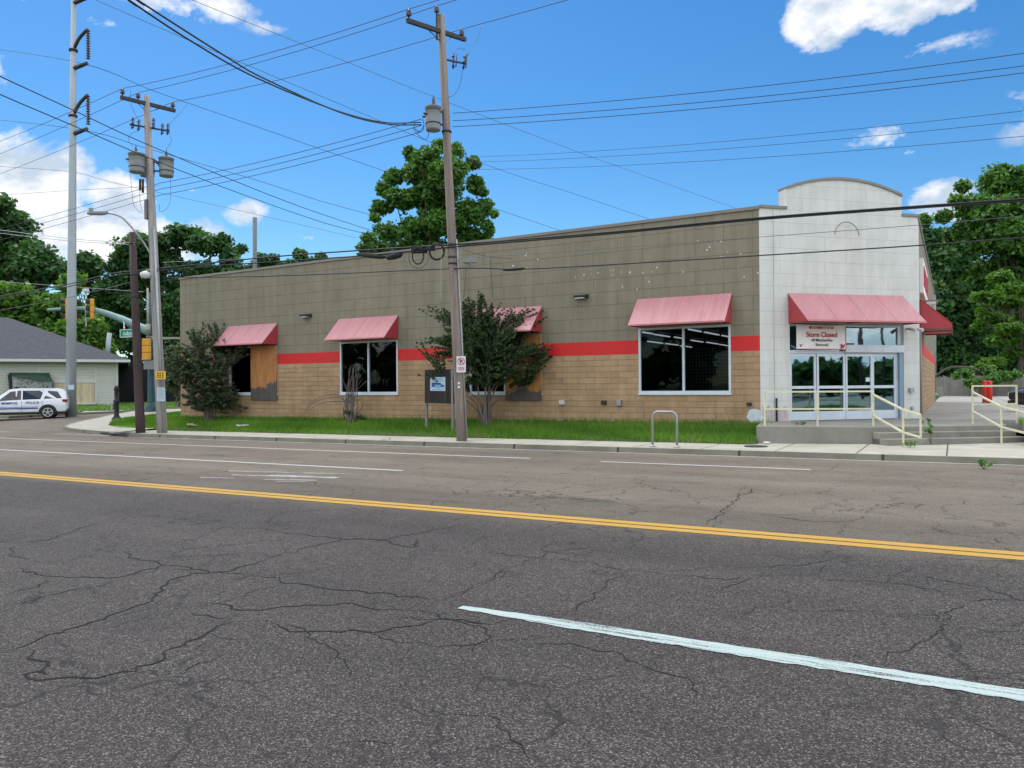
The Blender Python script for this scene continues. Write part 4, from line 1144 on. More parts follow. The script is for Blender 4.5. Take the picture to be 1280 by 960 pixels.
def cutout(p, parent, tilt=.15):
    p = np.array(p); m = MB(); m.tube([p + (0, 0, -.22), p + (tilt * .3, 0, .0), p + (tilt, 0, .25)], .028, 7)
    for k in (-.15, 0, .15): m.lathe(p + (tilt * (k + .2), 0, k), [(.03, -.02), (.06, 0), (.03, .03)], 8)
    m.tube([p + (.1, 0, -.2), p + (.14, 0, .2)], .016, 6)
    return m.build('fuse_cutout', M['porcelain'], parent)

# middle pole in front of the wall
mb_ = G(577.5, 551, .13); D0 = 24.0
mt_ = P(551, 19, 24.1)
pm = thing('utility_pole', 'leaning wooden utility pole with one grey transformer in front of the store wall', 'utility pole', mb_, 'wooden utility poles on the sidewalk')
m = MB(); ks = [0, .1, .35, .7, 1]
m.tube([lerp3(mb_ - (0, 0, .25), mt_, k) for k in ks], [.165, .158, .148, .128, .112], 14); m.build('pole', M['woodpole'], pm)
def on_pole(py): return lerp3(mb_, mt_, (551 - py) / (551 - 19.0))
a, b = P(509, 25.5, 22.95), P(581.5, 49.5, 24.95)
off = unit((1, -.25, 0)) * -.17
m = MB(); m.bar(a, b, .10, .125); m.build('crossarm', M['xarm'], pm)
m = MB(); m.bar(lerp3(a, b, .28), on_pole(53) - (0, .12, 0), .03, .012); m.bar(lerp3(a, b, .78), on_pole(53) + (0, .1, 0), .03, .012); m.build('arm_brace', M['darkmetal'], pm)
ins_m = [P(511, 20.5, 22.98), P(545.8, 16, 24.0), P(577, 45, 24.85)]
for p in ins_m: insulator(p, pm)
m = MB(); q = P(545.8, 22, 24.0); m.bar(q, q - (0, 0, .7), .05, .03); m.build('top_pin_bracket', M['darkmetal'], pm)
can(P(541.5, 163.5, 23.85), .24, .76, pm, (.04, -.03))
m = MB(); m.bar(P(547, 140, 24), on_pole(140), .05); m.bar(P(547, 156, 24), on_pole(156), .05); m.build('transformer_bracket', M['darkmetal'], pm)
m = MB(); m.bar(on_pole(74), P(583, 80, 24.5), .045); m.build('fuse_bracket', M['darkmetal'], pm)
cutout(P(566.5, 77, 24.2), pm, .02); cutout(P(579, 78, 24.45), pm, .16)
m = MB(); cp = [on_pole(y) + unit((.97, .10, 0)) * (.17 if y > 300 else .155) for y in (548, 430, 318, 300)]
m.tube(cp, .033, 8); m.build('conduit', M['galv'], pm)
for y in (165, 306, 322, 330): p = on_pole(y); m = MB(); m.lathe(p, [(.15, -.03), (.162, -.02), (.162, .02), (.15, .03)], 14); m.build('pole_band', M['darkmetal'], pm)
m = MB(); m.box(P(587, 325.5, 23.7), (.42, .16, .15), R(30)); m.bar(on_pole(322), P(592, 333, 23.7), .03); m.build('drop_terminal_box', M['can'], pm)
m = MB(); q = on_pole(482) - unit(CF * (1, 1, 0)) * .165; m.box(q + (0, 0, .07), (.07, .02, .07), R(30)); m.box(q - (0, 0, .05), (.07, .02, .07), R(30)); m.build('number_tags', M['signwhite'], pm)
def run_on(raw, pts):
    """wires do not stop at the picture's edge: carry them on along their own direction"""
    def off(q): return len(q) == 3 and not isinstance(q, np.ndarray) and (q[0] < 0 or q[0] > 1280 or q[1] < 0)
    pts = list(pts)
    if off(raw[0]): pts.insert(0, pts[0] + unit(pts[0] - pts[1]) * 14)
    if off(raw[-1]): pts.append(pts[-1] + unit(pts[-1] - pts[-2]) * 14)
    return pts
def wl(name, label, pts, r=.011, mt='wire', sag=0.0, group='overhead wires', cat='wire', n=14, parent=None):
    raw = pts; pts = run_on(raw, [np.array(P(*p)) if not isinstance(p, np.ndarray) else p for p in pts])
    out = []
    for i, (a, b) in enumerate(zip(pts[:-1], pts[1:])):
        for k in np.linspace(0, 1, n, endpoint=False): out.append(a * (1 - k) + b * k - np.array([0, 0, sag * 4 * k * (1 - k)]))
    out.append(pts[-1])
    m = MB(); m.tube(out, r, 5)
    if parent is not None: return m.build(name, M[mt], parent)
    return tag(m.build(name, M[mt]), label, cat, group)
def curve_pts(pts, n=8):
    """smooth curve through survey points"""
    pts = [np.array(p, float) for p in pts]; out = []
    e = [2 * pts[0] - pts[1]] + pts + [2 * pts[-1] - pts[-2]]
    for i in range(1, len(e) - 2):
        for t_ in np.linspace(0, 1, n, endpoint=False):
            a, b, c, d = e[i - 1:i + 3]
            out.append(.5 * (2 * b + (c - a) * t_ + (2 * a - 5 * b + 4 * c - d) * t_ ** 2 + (3 * b - a - 3 * c + d) * t_ ** 3))
    out.append(pts[-1]); return out
def wc(name, label, pts, r=.011, mt='wire', group='overhead wires', cat='wire', parent=None, n=8):
    m = MB(); m.tube(curve_pts(run_on(pts, [P(*p) for p in pts]), n), r, 5)
    if parent is not None: return m.build(name, M[mt], parent)
    return tag(m.build(name, M[mt]), label, cat, group)
# jumpers on the middle pole
wc('jumper', None, [(579, 84, 24.4), (575, 105, 24.3), (568, 118, 24.2), (560, 122, 24)], .007, parent=pm)
wc('jumper', None, [(602, 32, 25), (594, 55, 24.8), (583, 72, 24.5)], .006, 'greywire', parent=pm)
wc('jumper', None, [(567, 70, 24.2), (572, 61, 24.4), (582, 62, 24.5)], .006, 'greywire', parent=pm)
wc('jumper', None, [(519, 152, 23.8), (518, 160, 23.8), (526, 165, 23.8), (530, 158, 23.8), (528, 148, 23.8)], .010, parent=pm)
wc('jumper', None, [(516, 160, 23.8), (524, 170, 23.8), (532, 174, 23.8), (535.5, 170, 23.8), (535, 163, 23.8)], .009, parent=pm)
wc('jumper', None, [(530, 156, 23.8), (527, 162, 23.7), (521, 165, 23.7)], .010, parent=pm)

# no parking sign bolted to the middle pole
sg = thing('no_parking_sign', 'small white no parking sign with red circle on the middle utility pole', 'sign', on_pole(466))
sx = unit(np.array([_r[0], _r[1], 0])); sf = -unit(np.array([_f[0], _f[1], 0]))
sc_ = P(576.4, 455.4, 23.80); sw, sh = .285, .50
def pl_(u, v, o=0): return sc_ + sx * u + np.array([0, 0, v]) + sf * o
m = MB(); m.prism([pl_(-sw / 2, -sh / 2), pl_(sw / 2, -sh / 2), pl_(sw / 2, sh / 2), pl_(-sw / 2, sh / 2)], sf * .006); m.build('plate', M['signwhite'], sg, bevel=.001)
def ring(m, c, r0, r1, o, f, n=24, a0=0, a1=2 * math.pi):
    vs = []
    for k in range(n + 1):
        a = a0 + (a1 - a0) * k / n
        for r in (r0, r1): vs.append(f(c[0] + r * math.cos(a), c[1] + r * math.sin(a), o))
    m.add(vs, [(2 * k, 2 * k + 1, 2 * k + 3, 2 * k + 2) for k in range(n)])
text_mesh('lettering', 'P', .17, M['ink'], pl_(0, .08, .009), sx, (0, 0, 1), sg, .003, 'CENTER', .006)
m = MB(); ring(m, (0, .09), .092, .115, .013, pl_); d_ = .075; w_ = .009
m.quad(pl_(-d_ - w_, .09 + d_ - w_, .0125), pl_(-d_ + w_, .09 + d_ + w_, .0125), pl_(d_ + w_, .09 - d_ + w_, .0125), pl_(d_ - w_, .09 - d_ - w_, .0125)); m.build('red_ring', M['signred'], sg)
m = MB()
for v in (-.09, -.135, -.175): m.quad(pl_(-.10, v - .011, .0085), pl_(.10, v - .011, .0085), pl_(.10, v + .011, .0085), pl_(-.10, v + .011, .0085))
m.build('small_print', M['signred'], sg)

# left pole with three transformers
lb_ = G(203, 541, .13); lt_ = P(182.8, 120, 31.7)
pl2 = thing('utility_pole', 'weathered wooden utility pole with three grey transformers at the street corner', 'utility pole', lb_, 'wooden utility poles on the sidewalk')
def on_l(py): return lerp3(lb_, lt_, (541 - py) / (541 - 120.0))
m = MB(); m.tube([lerp3(lb_ - (0, 0, .25), lt_, k) for k in ks], [.205, .197, .185, .155, .128], 14); m.build('pole', M['palepole'], pl2)
a, b = P(150.5, 121.5, 30.9), P(219, 138.5, 32.5)
m = MB(); m.bar(a, b, .11, .14); m.build('crossarm', M['xarm'], pl2)
m = MB(); m.bar(lerp3(a, b, .27), on_l(141), .03, .014); m.bar(lerp3(a, b, .76), on_l(141), .03, .014); m.build('arm_brace', M['darkmetal'], pl2)
ins_l = [P(153, 117.5, 30.95), P(172.5, 122.5, 31.4), P(216, 134, 32.4)]
for p in ins_l: insulator(p, pl2, .10, .2)
m = MB(); m.bar(P(162, 155.5, 31.4), P(212, 164, 31.9), .06); m.build('fuse_bracket', M['darkmetal'], pl2)
for q in ((165, 154.5, 31.3), (172.5, 157, 31.4), (191, 155, 31.6), (202, 162, 31.8), (209, 162, 31.9)): cutout(P(*q), pl2, .05)
can(P(171, 216, 31.3), .31, .80, pl2, (-.05, 0)); can(P(208, 221, 31.9), .29, .80, pl2); can(P(184, 221, 32.3), .30, .78, pl2)
m = MB()
for y in (200, 211): m.bar(P(171, y, 31.6), P(207, y + 4, 31.9), .06)
m.build('transformer_bracket', M['darkmetal'], pl2)
for pts in ([(167, 184, 31.3), (161, 176, 31.3), (163, 168, 31.3), (171, 164, 31.3)], [(208, 186, 31.9), (214, 176, 31.9), (212, 168, 31.9)], [(163, 112, 31), (164, 130, 31), (171, 147, 31.3)], [(236, 127, 33), (226, 140, 32.5), (212, 155, 32)],
            [(163, 217, 31.3), (165, 240, 31.3), (168, 258, 31.4), (180, 268, 31.5)], [(174, 224, 31.3), (175, 250, 31.4), (178, 265, 31.5)], [(213, 221, 31.9), (213, 250, 31.8), (207, 262, 31.7), (200, 264, 31.6), (199, 255, 31.6)]):
    wc('jumper', None, pts, .008, 'greywire', parent=pl2)
m = MB()
for x, y0, y1 in ((175, 224, 238), (178.5, 224, 241)): m.tube([P(x, y0, 31.6), P(x, y1, 31.6)], .05, 7)
m.box(P(184, 262, 31.5), (.16, .16, .8)); m.build('lightning_arrester', M['porcelain'], pl2)
m = MB(); m.tube([on_l(y) + unit((.93, -.35, 0)) * .215 for y in (538, 420, 285)], .05, 8); m.build('conduit', M['galv'], pl2)
tagp = thing('tag_plate', 'yellow lettered tag nailed to the left utility pole', 'sign', on_l(475)); q = P(201, 469, 31.05)
m = MB(); m.box(q, (.40, .02, .33), R(30)); m.build('plate', M['signyellow'], tagp)
m = MB()
for dz in (-.08, .0, .08): 
    for dx in (-.11, -.02, .08): m.box(q + sx * dx + (0, 0, dz) + sf * .013, (.06, .004, .045), R(30))
m.build('illegible_print', M['darkmetal'], tagp)
nt_ = thing('paper_notice', 'pale blue paper notice stapled to the left utility pole below the yellow tag', 'notice', on_l(502)); q = P(201.3, 493, 31.0)
m = MB(); m.box(q, (.34, .012, .56), R(30)); m.build('sheet', M['paperblue'], nt_)
m = MB()
for k in range(6): m.box(q + (0, 0, .2 - .07 * k) + sf * .009, (.24 - .03 * (k % 3), .003, .018), R(30))
m.build('faded_print', M['galv'], nt_)
# street lamp on an arm
sl_ = thing('street_lamp', 'grey street lamp on a curved arm reaching over the road from the left pole', 'street lamp', on_l(318))
m = MB(); m.tube(curve_pts([P(189, 319, 31.5), P(180, 304, 31.4), P(170, 291, 31.2), P(158, 277, 31), P(148, 269.5, 30.9), P(134, 266, 30.8)], 6), .035, 8); m.build('arm', M['galv'], sl_)
m = MB(); a, b = P(135, 266, 30.8), P(109, 266.5, 30.6); d = unit(b - a)
m.tube([a, lerp3(a, b, .3), lerp3(a, b, .8), b], [.06, .10, .085, .05], 10); m.box(lerp3(a, b, .82) + (0, 0, .13), (.12, .12, .14)); m.build('lamp_head', M['can'], sl_)
dl = thing('yard_lamp', 'round white glass lamp hanging from the left pole below the street lamp arm', 'lamp', P(182, 350, 31.4))
m = MB(); m.lathe(P(182, 348, 31.4), [(.03, 0), (.16, .02), (.21, .12), (.22, .2), (.12, .28), (.05, .3)], 14); m.build('globe', M['lamplens'], dl)
m = MB(); m.bar(P(182, 338, 31.4), on_l(337), .04); m.build('bracket', M['galv'], dl)
# brown pole
bb_, bt_ = G(176, 541, .13), P(165.3, 291, 32.2)
bp_ = thing('timber_post', 'dark brown leaning timber pole with a cut top beside the storm drain', 'pole', bb_)
m = MB(); m.tube([lerp3(bb_ - (0, 0, .25), bt_, k) for k in ks], [.19, .182, .17, .15, .135], 12); m.build('pole', M['darkpole'], bp_)
for y in (305, 344, 372): p = lerp3(bb_, bt_, (541 - y) / 250); m = MB(); m.lathe(p, [(.14, -.03), (.17, -.02), (.17, .02), (.14, .03)], 10); m.build('pole_band', M['darkmetal'], bp_)
# tall steel transmission pole
sb0 = G2(88.5, 519.3, .06); dS = (sb0 - EYE) @ CF
st0 = P(92.5, -60, dS)
sp0 = thing('transmission_pole', 'tall pale grey steel transmission pole behind the police car', 'utility pole', sb0)
m = MB(); m.tube([lerp3(sb0 - (0, 0, .4), st0, k) for k in (0, .3, .6, 1)], [.0066 * dS, .0053 * dS, .0042 * dS, .0026 * dS], 16); m.build('pole', M['steelpole'], sp0)
def on_s(py): return lerp3(sb0, st0, (519.3 - py) / 579.3)
for y in (36, 118, -46):
    tip, low = P(110, y, dS - .3), P(109, y + 43, dS - .4)
    m = MB(); m.tube(curve_pts([on_s(y + 27), P(99, y + 12, dS - .2), tip], 6), [.10] * 12 + [.07], 8); m.tube([on_s(y + 50), low], [.13, .11], 8); m.lathe(on_s(y + 27), [(.20, -.08), (.0055 * dS, -.06), (.0055 * dS, .06), (.20, .08)], 12); m.build('bracket_arm', M['darkmetal'], sp0)
    m = MB(); pr = []; L = (np.array(tip) - low)[2]
    for k in range(12): z = -.1 - L * .86 * k / 12; pr += [(.05, z), (.15, z - .03), (.06, z - .07)]
    m.lathe(tip, pr[::-1], 8); m.build('insulator_string', M['porcelain'], sp0)
m = MB(); q = P(89, 484, dS - .45); m.box(q, (.35, .02, .3), R(30)); m.build('number_plate', M['paperblue'], sp0)
# far grey pole beyond the roof
fp = thing('far_pole', 'plain grey pole rising behind the store roof', 'pole', P(318, 480, 62))
m = MB(); m.tube([P(318.5, 490, 62), P(318.5, 272, 62)], .17, 8); m.build('pole', mat('dull_grey_pole', (.15, .155, .16), .7, .1), fp)

# ------------------------------------------------------------------ wires
e1 = [ins_m[i] + np.array([34, .0, .6]) for i in range(3)]
top = [p + np.array([0, 0, .22]) for p in ins_m]; topl = [p + np.array([0, 0, .22]) for p in ins_l]
wl('power_wire', 'power wire on the left end insulators of both crossarms', [(-80, 205, 52), topl[0], top[0], e1[0]], sag=.18)
wl('power_wire', 'power wire on the insulator at the top of the middle pole', [(-80, 222, 53), topl[1], top[1], e1[1]], sag=.18)
wl('power_wire', 'power wire on the right end insulators of both crossarms', [(-80, 246, 55), topl[2], top[2], e1[2]], sag=.18)
for i, nm in enumerate(('upper', 'middle', 'lower')):
    wl('secondary_wire', f'{nm} one of three thin wires running left from the middle pole transformer', [(-60, 300 + 7 * i, 55), P(200, 229 + 7.5 * i, 31.7), P(526, 149 + 8 * i, 23.85)], sag=.12)
    wl('secondary_wire', f'{nm} one of three wires running right from the middle pole transformer height', [P(566, (141.5, 151, 158.5)[i], 24.1), (1420, (46, 63, 72)[i], 21)], sag=.22, n=24)
    wl('distant_wire', f'{nm} one of three wires from the tall tree top to the right edge', [P(560, (197, 203, 212)[i], 66), (1420, (122, 136, 157)[i], 34)], .014, sag=.5, n=24)
for i in range(2):
    wc('service_cable', ('thick black cable sagging from the transformer to the upper left', 'second thick black cable, just right of its twin, sagging to the upper left')[i],
       [[(120, -30, 12.5), (161, 0, 13.5), (240, 52, 15.5), (320, 97, 17.5), (420, 138, 20.5), (480, 153, 22.5), (526, 153, 23.8)],
        [(130, -30, 12.6), (172, 0, 13.6), (283, 71, 16.5), (330, 98, 18), (425, 140.5, 20.6), (482, 155, 22.5), (527, 156, 23.9)]][i], .019, 'wire')
wc('transmission_wire', 'highest long wire descending from the top left to the roofline', [(150, -36, 50), (240, 0, 52), (420, 72, 58), (545, 122, 64), (720, 189, 75), (840, 232, 85), (960, 275, 96), (1080, 320, 108)], .02, 'greywire')
wc('transmission_wire', 'long wire descending from the top insulator of the steel pole', [(108, -5, 54), (240, 52, 57), (420, 128, 62), (605, 205, 68), (720, 243, 74), (830, 280, 82), (920, 310, 90)], .018, 'wire')
wc('transmission_wire', 'long wire through the middle insulator of the steel pole', [(-60, 53, 75), (0, 62, 66), (109, 81, dS - .4), (193, 114, 57), (320, 158, 60), (400, 186, 63), (560, 241, 70), (700, 288, 80)], .018, 'wire')
wc('transmission_wire', 'long wire through the lower insulator of the steel pole', [(-60, 143, 75), (0, 150, 66), (108, 163.5, dS - .4), (182, 185, 57), (320, 225, 60), (400, 251, 63), (470, 270, 70)], .018, 'wire')
wc('feeder_cable', 'thick black wire crossing both left poles above the transformers', [(-60, 66, 18), (0, 95.5, 20), (90, 137, 24), (185, 181, 28.5), (320, 237, 36), (400, 267, 42), (485, 295, 52)], .017, 'wire')
wc('feeder_cable', 'thick black wire just below its twin across the left poles', [(-60, 88, 18), (0, 118, 20), (108, 164, 25), (190, 199, 29), (295, 240, 36), (400, 277, 43), (460, 293, 50)], .017, 'wire')
wc('distant_wire', 'thin wire from the left edge passing under the transformers to the roof', [(-40, 205, 50), (0, 208, 50), (90, 215, 52), (140, 228, 52), (200, 241, 54), (320, 268, 58), (445, 297, 64)], .014, 'greywire')
wc('distant_wire', 'thin wire across the white cloud at the left', [(-40, 248, 60), (10, 243.5, 60), (90, 238, 60), (160, 234.5, 60), (200, 232, 60)], .014, 'greywire')
for i in range(2): wc('distant_wire', ('pale wire from the left edge to the brown pole top', 'lower pale wire from the left edge to the brown pole top')[i], [(-30, 285 + 4 * i, 44), (0, 287.5 + 4 * i, 42), (85, 298 + 3 * i, 36), (168, 304 + 2 * i, 32)], .013, 'galv')
wc('distant_wire', 'pale wire from the left pole to the far grey pole', [(203, 328, 31.6), (260, 325, 45), (318, 323, 62)], .011, 'galv')
wc('distant_wire', 'dark wire from the left pole to the far grey pole', [(203, 334, 31.6), (260, 331, 45), (318, 332, 62)], .011, 'greywire')
wc('distant_wire', 'thin wire across the bright green trees at the left edge', [(-30, 350, 50), (0, 352, 48), (85, 358, 42), (180, 365, 33)], .010, 'galv')
wc('drop_wire', 'thin cable rising from the left edge to the steel pole above the house roof', [(-30, 397, 30), (0, 388, 32), (50, 379, 36), (95, 370, 40), (170, 351, 33)], .013, 'greywire')
# communication cables along the poles
wc('communication_cable', 'thickest upper black cable in front of the store roofline', [(-60, 386, 46), (0, 370.5, 43), (82, 356, 38), (140, 342, 34.5), (200, 335.5, 31.3), (330, 322, 28.2), (450, 313, 25.8), (570, 305.5, 23.85), (760, 290.5, 22.4), (948, 272.5, 21), (1146, 258, 19.6), (1280, 248.5, 18.6), (1500, 230, 17.2)], .026, 'wire')
wc('communication_cable', 'black cable lashed just below the thickest one at the roofline', [(-60, 390, 46), (0, 374, 43), (82, 359, 38), (140, 345, 34.5), (200, 338, 31.3), (330, 328, 28.2), (450, 320, 25.8), (570, 308.5, 23.85), (760, 292.6, 22.4), (948, 274.6, 21), (1146, 260, 19.6), (1280, 251, 18.6), (1500, 233, 17.2)], .023, 'wire')
wc('communication_cable', 'thin pale cable above the red awnings on the right', [(576, 323, 23.8), (660, 317.5, 23.1), (760, 310.5, 22.4), (948, 296.5, 21), (1146, 281.5, 19.6), (1280, 270, 18.6), (1500, 252, 17.2)], .008, 'greywire')
wc('communication_cable', 'lower black cable with a splice crossing the cream corner front', [(204, 347, 31.3), (300, 346, 28.8), (400, 343, 26.8), (577, 335.5, 23.8), (650, 336.5, 23.2), (760, 331, 22.4), (948, 319.5, 21), (1146, 307, 19.6), (1280, 297, 18.6), (1500, 281, 17.2)], .018, 'wire')
def closure(label, a, b, r, name='splice_case'):
    a, b = P(*a), P(*b); m = MB(); m.tube([a, lerp3(a, b, .15), lerp3(a, b, .5), lerp3(a, b, .85), b], [r * .35, r * .8, r, r * .9, r * .4], 10)
    tag(m.build(name, M['black'], loc=a), label, 'splice case', 'cable splice cases')
closure('tapered black splice case, second one left of the middle pole', (446, 317.5, 25.9), (482, 321.5, 25.3), .09)
closure('drooping black splice case beside the long tapered one', (483, 322.5, 25.2), (503, 317, 24.9), .12)
closure('dark splice on the lower cable right of the middle pole', (629, 337.6, 23.4), (656, 335.5, 23.1), .05)
tb = thing('terminal_box', 'black cable terminal box with hanging loops left of the middle pole', 'terminal box', P(524, 316, 24.5))
m = MB(); m.box(P(524, 312, 24.5), (.50, .2, .22), R(28)); m.box(P(538, 311, 24.3), (.3, .12, .12), R(28)); m.build('case', M['black'], tb, bevel=.02)
def loop(px, py, rx, ry, d, r, parent, mt='wire'):
    m = MB(); m.tube([P(px + rx * math.cos(a), py + ry * math.sin(a), d + .05 * math.sin(a)) for a in np.linspace(0, 2 * math.pi, 25)], r, 6); return m.build('cable_loop', M[mt], parent)
loop(522.5, 320, 7, 10, 24.4, .022, tb); loop(523, 322, 12, 13.5, 24.4, .008, tb)
ck = thing('cable_coil', 'thick black cable coil hanging beside the middle pole', 'cable coil', P(546, 327, 24)); loop(546, 314.5, 9, 10, 23.95, .034, ck, 'black')
for i, (x, y0, y1, x1) in enumerate([(551.5, 312, 378, 551), (582, 336, 372, 580), (612.5, 323, 372, 616)]):
    wc('drop_wire', ('thin pale wire hanging straight down left of the middle pole', 'thin dark wire hanging close right of the middle pole', 'thin dark wire dropping into the tree by the orange board')[i], [(x, y0, 23.6), ((x + x1) / 2, (y0 + y1) / 2, 23.6), (x1, y1, 23.6)], .007, ('galv', 'wire', 'wire')[i])
wc('drop_wire', 'thin wire sloping from the middle pole to the store wall', [(580, 313, 23.8), (612, 321, 24.8), (640, 323, 26)], .007, 'wire')

# ------------------------------------------------------------------ traffic signals
tm0 = G2(190, 516.5, .02); dT = (tm0 - EYE) @ CF
tm = thing('traffic_signal_mast', 'teal traffic signal mast with two yellow signal heads on its long arm', 'traffic signal', tm0)
m = MB(); m.tube([P(189.3, 517.5, dT), P(189.6, 500, dT), P(190, 400, dT), P(190, 366, dT)], [.42, .24, .22, .20], 12); m.lathe(tm0, [(.5, -.1), (.5, .15), (.36, .5), (.26, .7)], 12); m.build('post', M['tealdark'], tm)
m = MB(); m.tube(curve_pts([P(189, 415, dT), P(170, 407, dT + .6), P(150, 398, dT + 1.2), P(122, 388.5, dT + 2), P(100, 385.5, dT + 2.6), P(60, 387.2, dT + 3.6)], 5), np.linspace(.30, .10, 26), 10); m.build('mast_arm', M['teal'], tm)
def signal(cx, y0, y1, d, facing, parent, w=.36, plate=False):
    c0, c1 = P(cx, y1, d), P(cx, y0, d); h = (c1 - c0)[2]; f = unit((*facing, 0)); s = np.array([-f[1], f[0], 0])
    m = MB(); 
    for k in range(3):
        z0 = c0 + (0, 0, h * k / 3 + .01); q = [z0 - s * w / 2 - f * .12, z0 + s * w / 2 - f * .12, z0 + s * w / 2 + f * .12, z0 - s * w / 2 + f * .12]
        m.prism(q, (0, 0, h / 3 - .02))
    o = m.build('signal_head', M['yellow'], parent, bevel=.03)
    m = MB()
    for k in range(3):
        c = c0 + (0, 0, h * (k + .5) / 3) + f * .12; r = w * .42
        vs = []; 
        for a in np.linspace(-.5, math.pi + .5, 12):
            v = s * math.cos(a) * r + np.array([0, 0, math.sin(a) * r]); vs += [c + v, c + v + f * .26]
        m.add(vs, [(2 * i, 2 * i + 1, 2 * i + 3, 2 * i + 2) for i in range(11)])
    m.build('visor', M['ink'], o)
    m = MB()
    for k in range(3): c = c0 + (0, 0, h * (k + .5) / 3) + f * .13; m.poly([c + s * math.cos(a) * w * .36 + np.array([0, 0, math.sin(a) * w * .36]) for a in np.linspace(0, 6.28, 14)[:-1]])
    m.build('lens', M['ink'], o)
    if plate: m = MB(); c = (c0 + c1) / 2 - f * .14; m.prism([c - s * (w / 2 + .16) - np.array([0, 0, h / 2 + .1]), c + s * (w / 2 + .16) - np.array([0, 0, h / 2 + .1]), c + s * (w / 2 + .16) + np.array([0, 0, h / 2 + .1]), c - s * (w / 2 + .16) + np.array([0, 0, h / 2 + .1])], f * .02); plate and m.build('backplate', M['ink'], o)
    return o
signal(84.3, 373, 400, dT + 3.1, (-.521, -.853), tm, .5)
signal(93.6, 373, 400, dT + 2.8, (.521, .853), tm, .5)
signal(115.3, 373.5, 399, dT + 2.0, (-.521, -.853), tm, .5)
m = MB(); m.tube([P(107.5, 408, dT + 2.2), P(107.5, 362, dT + 2.2)], .05, 6); m.box(P(107, 363, dT + 2.2), (.7, .25, .2), R(-20)); m.build('detector_camera', M['whitetrim'], tm)
m = MB(); m.bar(P(86, 386, dT + 2.9), P(92, 386, dT + 2.9), .1); m.build('hanger', M['galv'], tm)
ts = thing('traffic_signal', 'yellow side mounted traffic signal between the brown pole and the left wooden pole', 'traffic signal', P(184, 459, dT - .9))
signal(183.3, 423, 450, dT - .9, (-.25, .97), ts, .5)
m = MB(); m.bar(P(183, 421, dT - .9), P(190, 421, dT - .3), .06); m.bar(P(183, 452, dT - .9), P(190, 452, dT - .3), .06); m.build('bracket', M['galv'], ts)
m = MB(); m.tube([P(184.5, 360, dT - .7), P(184.8, 423, dT - .7)], .07, 6); m.tube([P(185, 405, dT - .7), P(185, 417, dT - .7)], .14, 8); m.build('riser', M['brass'], ts)
m = MB(); m.box(P(187, 456, dT - .7), (.6, .35, .55), R(35)); m.build('pedestrian_signal', M['can'], ts)
gs = thing('street_name_sign', 'green street name sign hanging from the teal mast arm', 'sign', P(162, 422, dT + .6))
g0 = [P(149.8, 422, dT + .4), P(173, 421, dT + .2), P(173, 410.6, dT + .2), P(149.8, 412, dT + .4)]
gn = unit(np.cross(g0[1] - g0[0], g0[3] - g0[0])); gn = gn if gn @ CF < 0 else -gn
m = MB(); m.prism(g0, -gn * .03); m.build('plate', M['signgreen'], gs)
m = MB(); gu = unit(g0[1] - g0[0]); gv = unit(g0[3] - g0[0]); W_, H_ = np.linalg.norm(g0[1] - g0[0]), np.linalg.norm(g0[3] - g0[0])
def gp(u, v): return g0[0] + (g0[1] - g0[0]) * u + (g0[3] - g0[0]) * v + gn * .004
for u0, u1, v0, v1 in ((0, 1, 0, .07), (0, 1, .93, 1), (0, .03, .07, .93), (.97, 1, .07, .93)): m.quad(gp(u0, v0), gp(u1, v0), gp(u1, v1), gp(u0, v1))
for u0, v0, v1 in ((.20, .3, .62), (.30, .3, .55), (.38, .3, .7), (.46, .3, .55), (.56, .3, .62), (.66, .3, .55), (.74, .3, .58)): m.quad(gp(u0, v0), gp(u0 + .055, v0), gp(u0 + .055, v1), gp(u0, v1))
m.quad(gp(.2, .14), gp(.8, .14), gp(.8, .19), gp(.2, .19)); m.build('white_border_and_marks', M['signwhite'], gs)
m = MB()
for px in (155, 169): m.bar(P(px, 411.5, dT + .38), P(px, 399 + (px - 150) * .4, dT + .8), .06)
m.build('hanger', M['whitetrim'], gs)
# slim black pedestrian pushbutton post on the corner
bo = G2(145.7, 524.3, .15); bo = thing('pedestrian_post', 'short black pedestal post standing at the tip of the corner lawn', 'post', bo)
c_ = np.array(bo.location); m = MB(); m.lathe(c_ - (0, 0, .1), [(.24, 0), (.24, .16), (.15, .26), (.12, .4), (.11, .95), (.16, 1.0), (.15, 1.12), (.11, 1.15), (.10, 1.62), (.13, 1.66), (.12, 1.78), (.05, 1.9)], 12); m.build('shaft', M['ink'], bo)
m = MB(); m.box(c_ + (-.16, -.06, .68), (.12, .2, .32)); m.build('push_button_box', M['galv'], bo)

# ------------------------------------------------------------------ notice board, bike rack
bl0 = np.array(WY(533.3, 534.5, 22.75)); br0 = np.array(WY(566.2, 537, 22.35))
bl0[2] = lawn_z(*bl0[:2]); br0[2] = lawn_z(*br0[:2])
dB = (bl0 - EYE) @ CF; dB2 = (br0 - EYE) @ CF
nb = thing('notice_board', 'weathered black wooden notice board on two posts beside the utility pole', 'notice board', (bl0 + br0) / 2)
for px, d, b in ((533.5, dB, bl0), (566.5, dB2, br0)): mm = MB(); t_ = np.array([b[0], b[1], P(px, 466 if px < 540 else 462, d)[2]]); mm.bar(b - (0, 0, .2), t_, .085); mm.build('post', M['fence'], nb)
q = [P(531, 503.5, dB - .07), P(567.5, 505, dB2 - .07), P(567.5, 461.5, dB2 - .07), P(531, 462.5, dB - .07)]
bu, bn_ = unit(q[1] - q[0]), None; bn_ = unit(np.cross(bu, (0, 0, 1))); bn_ = bn_ if bn_ @ CF < 0 else -bn_
m = MB(); m.prism(q, -bn_ * .03); m.build('panel', M['boardwood'], nb)
fl = thing('flyer', 'blue and white flyer with a small van picture on the black notice board', 'flyer', P(547.5, 488.5, dB - .1))
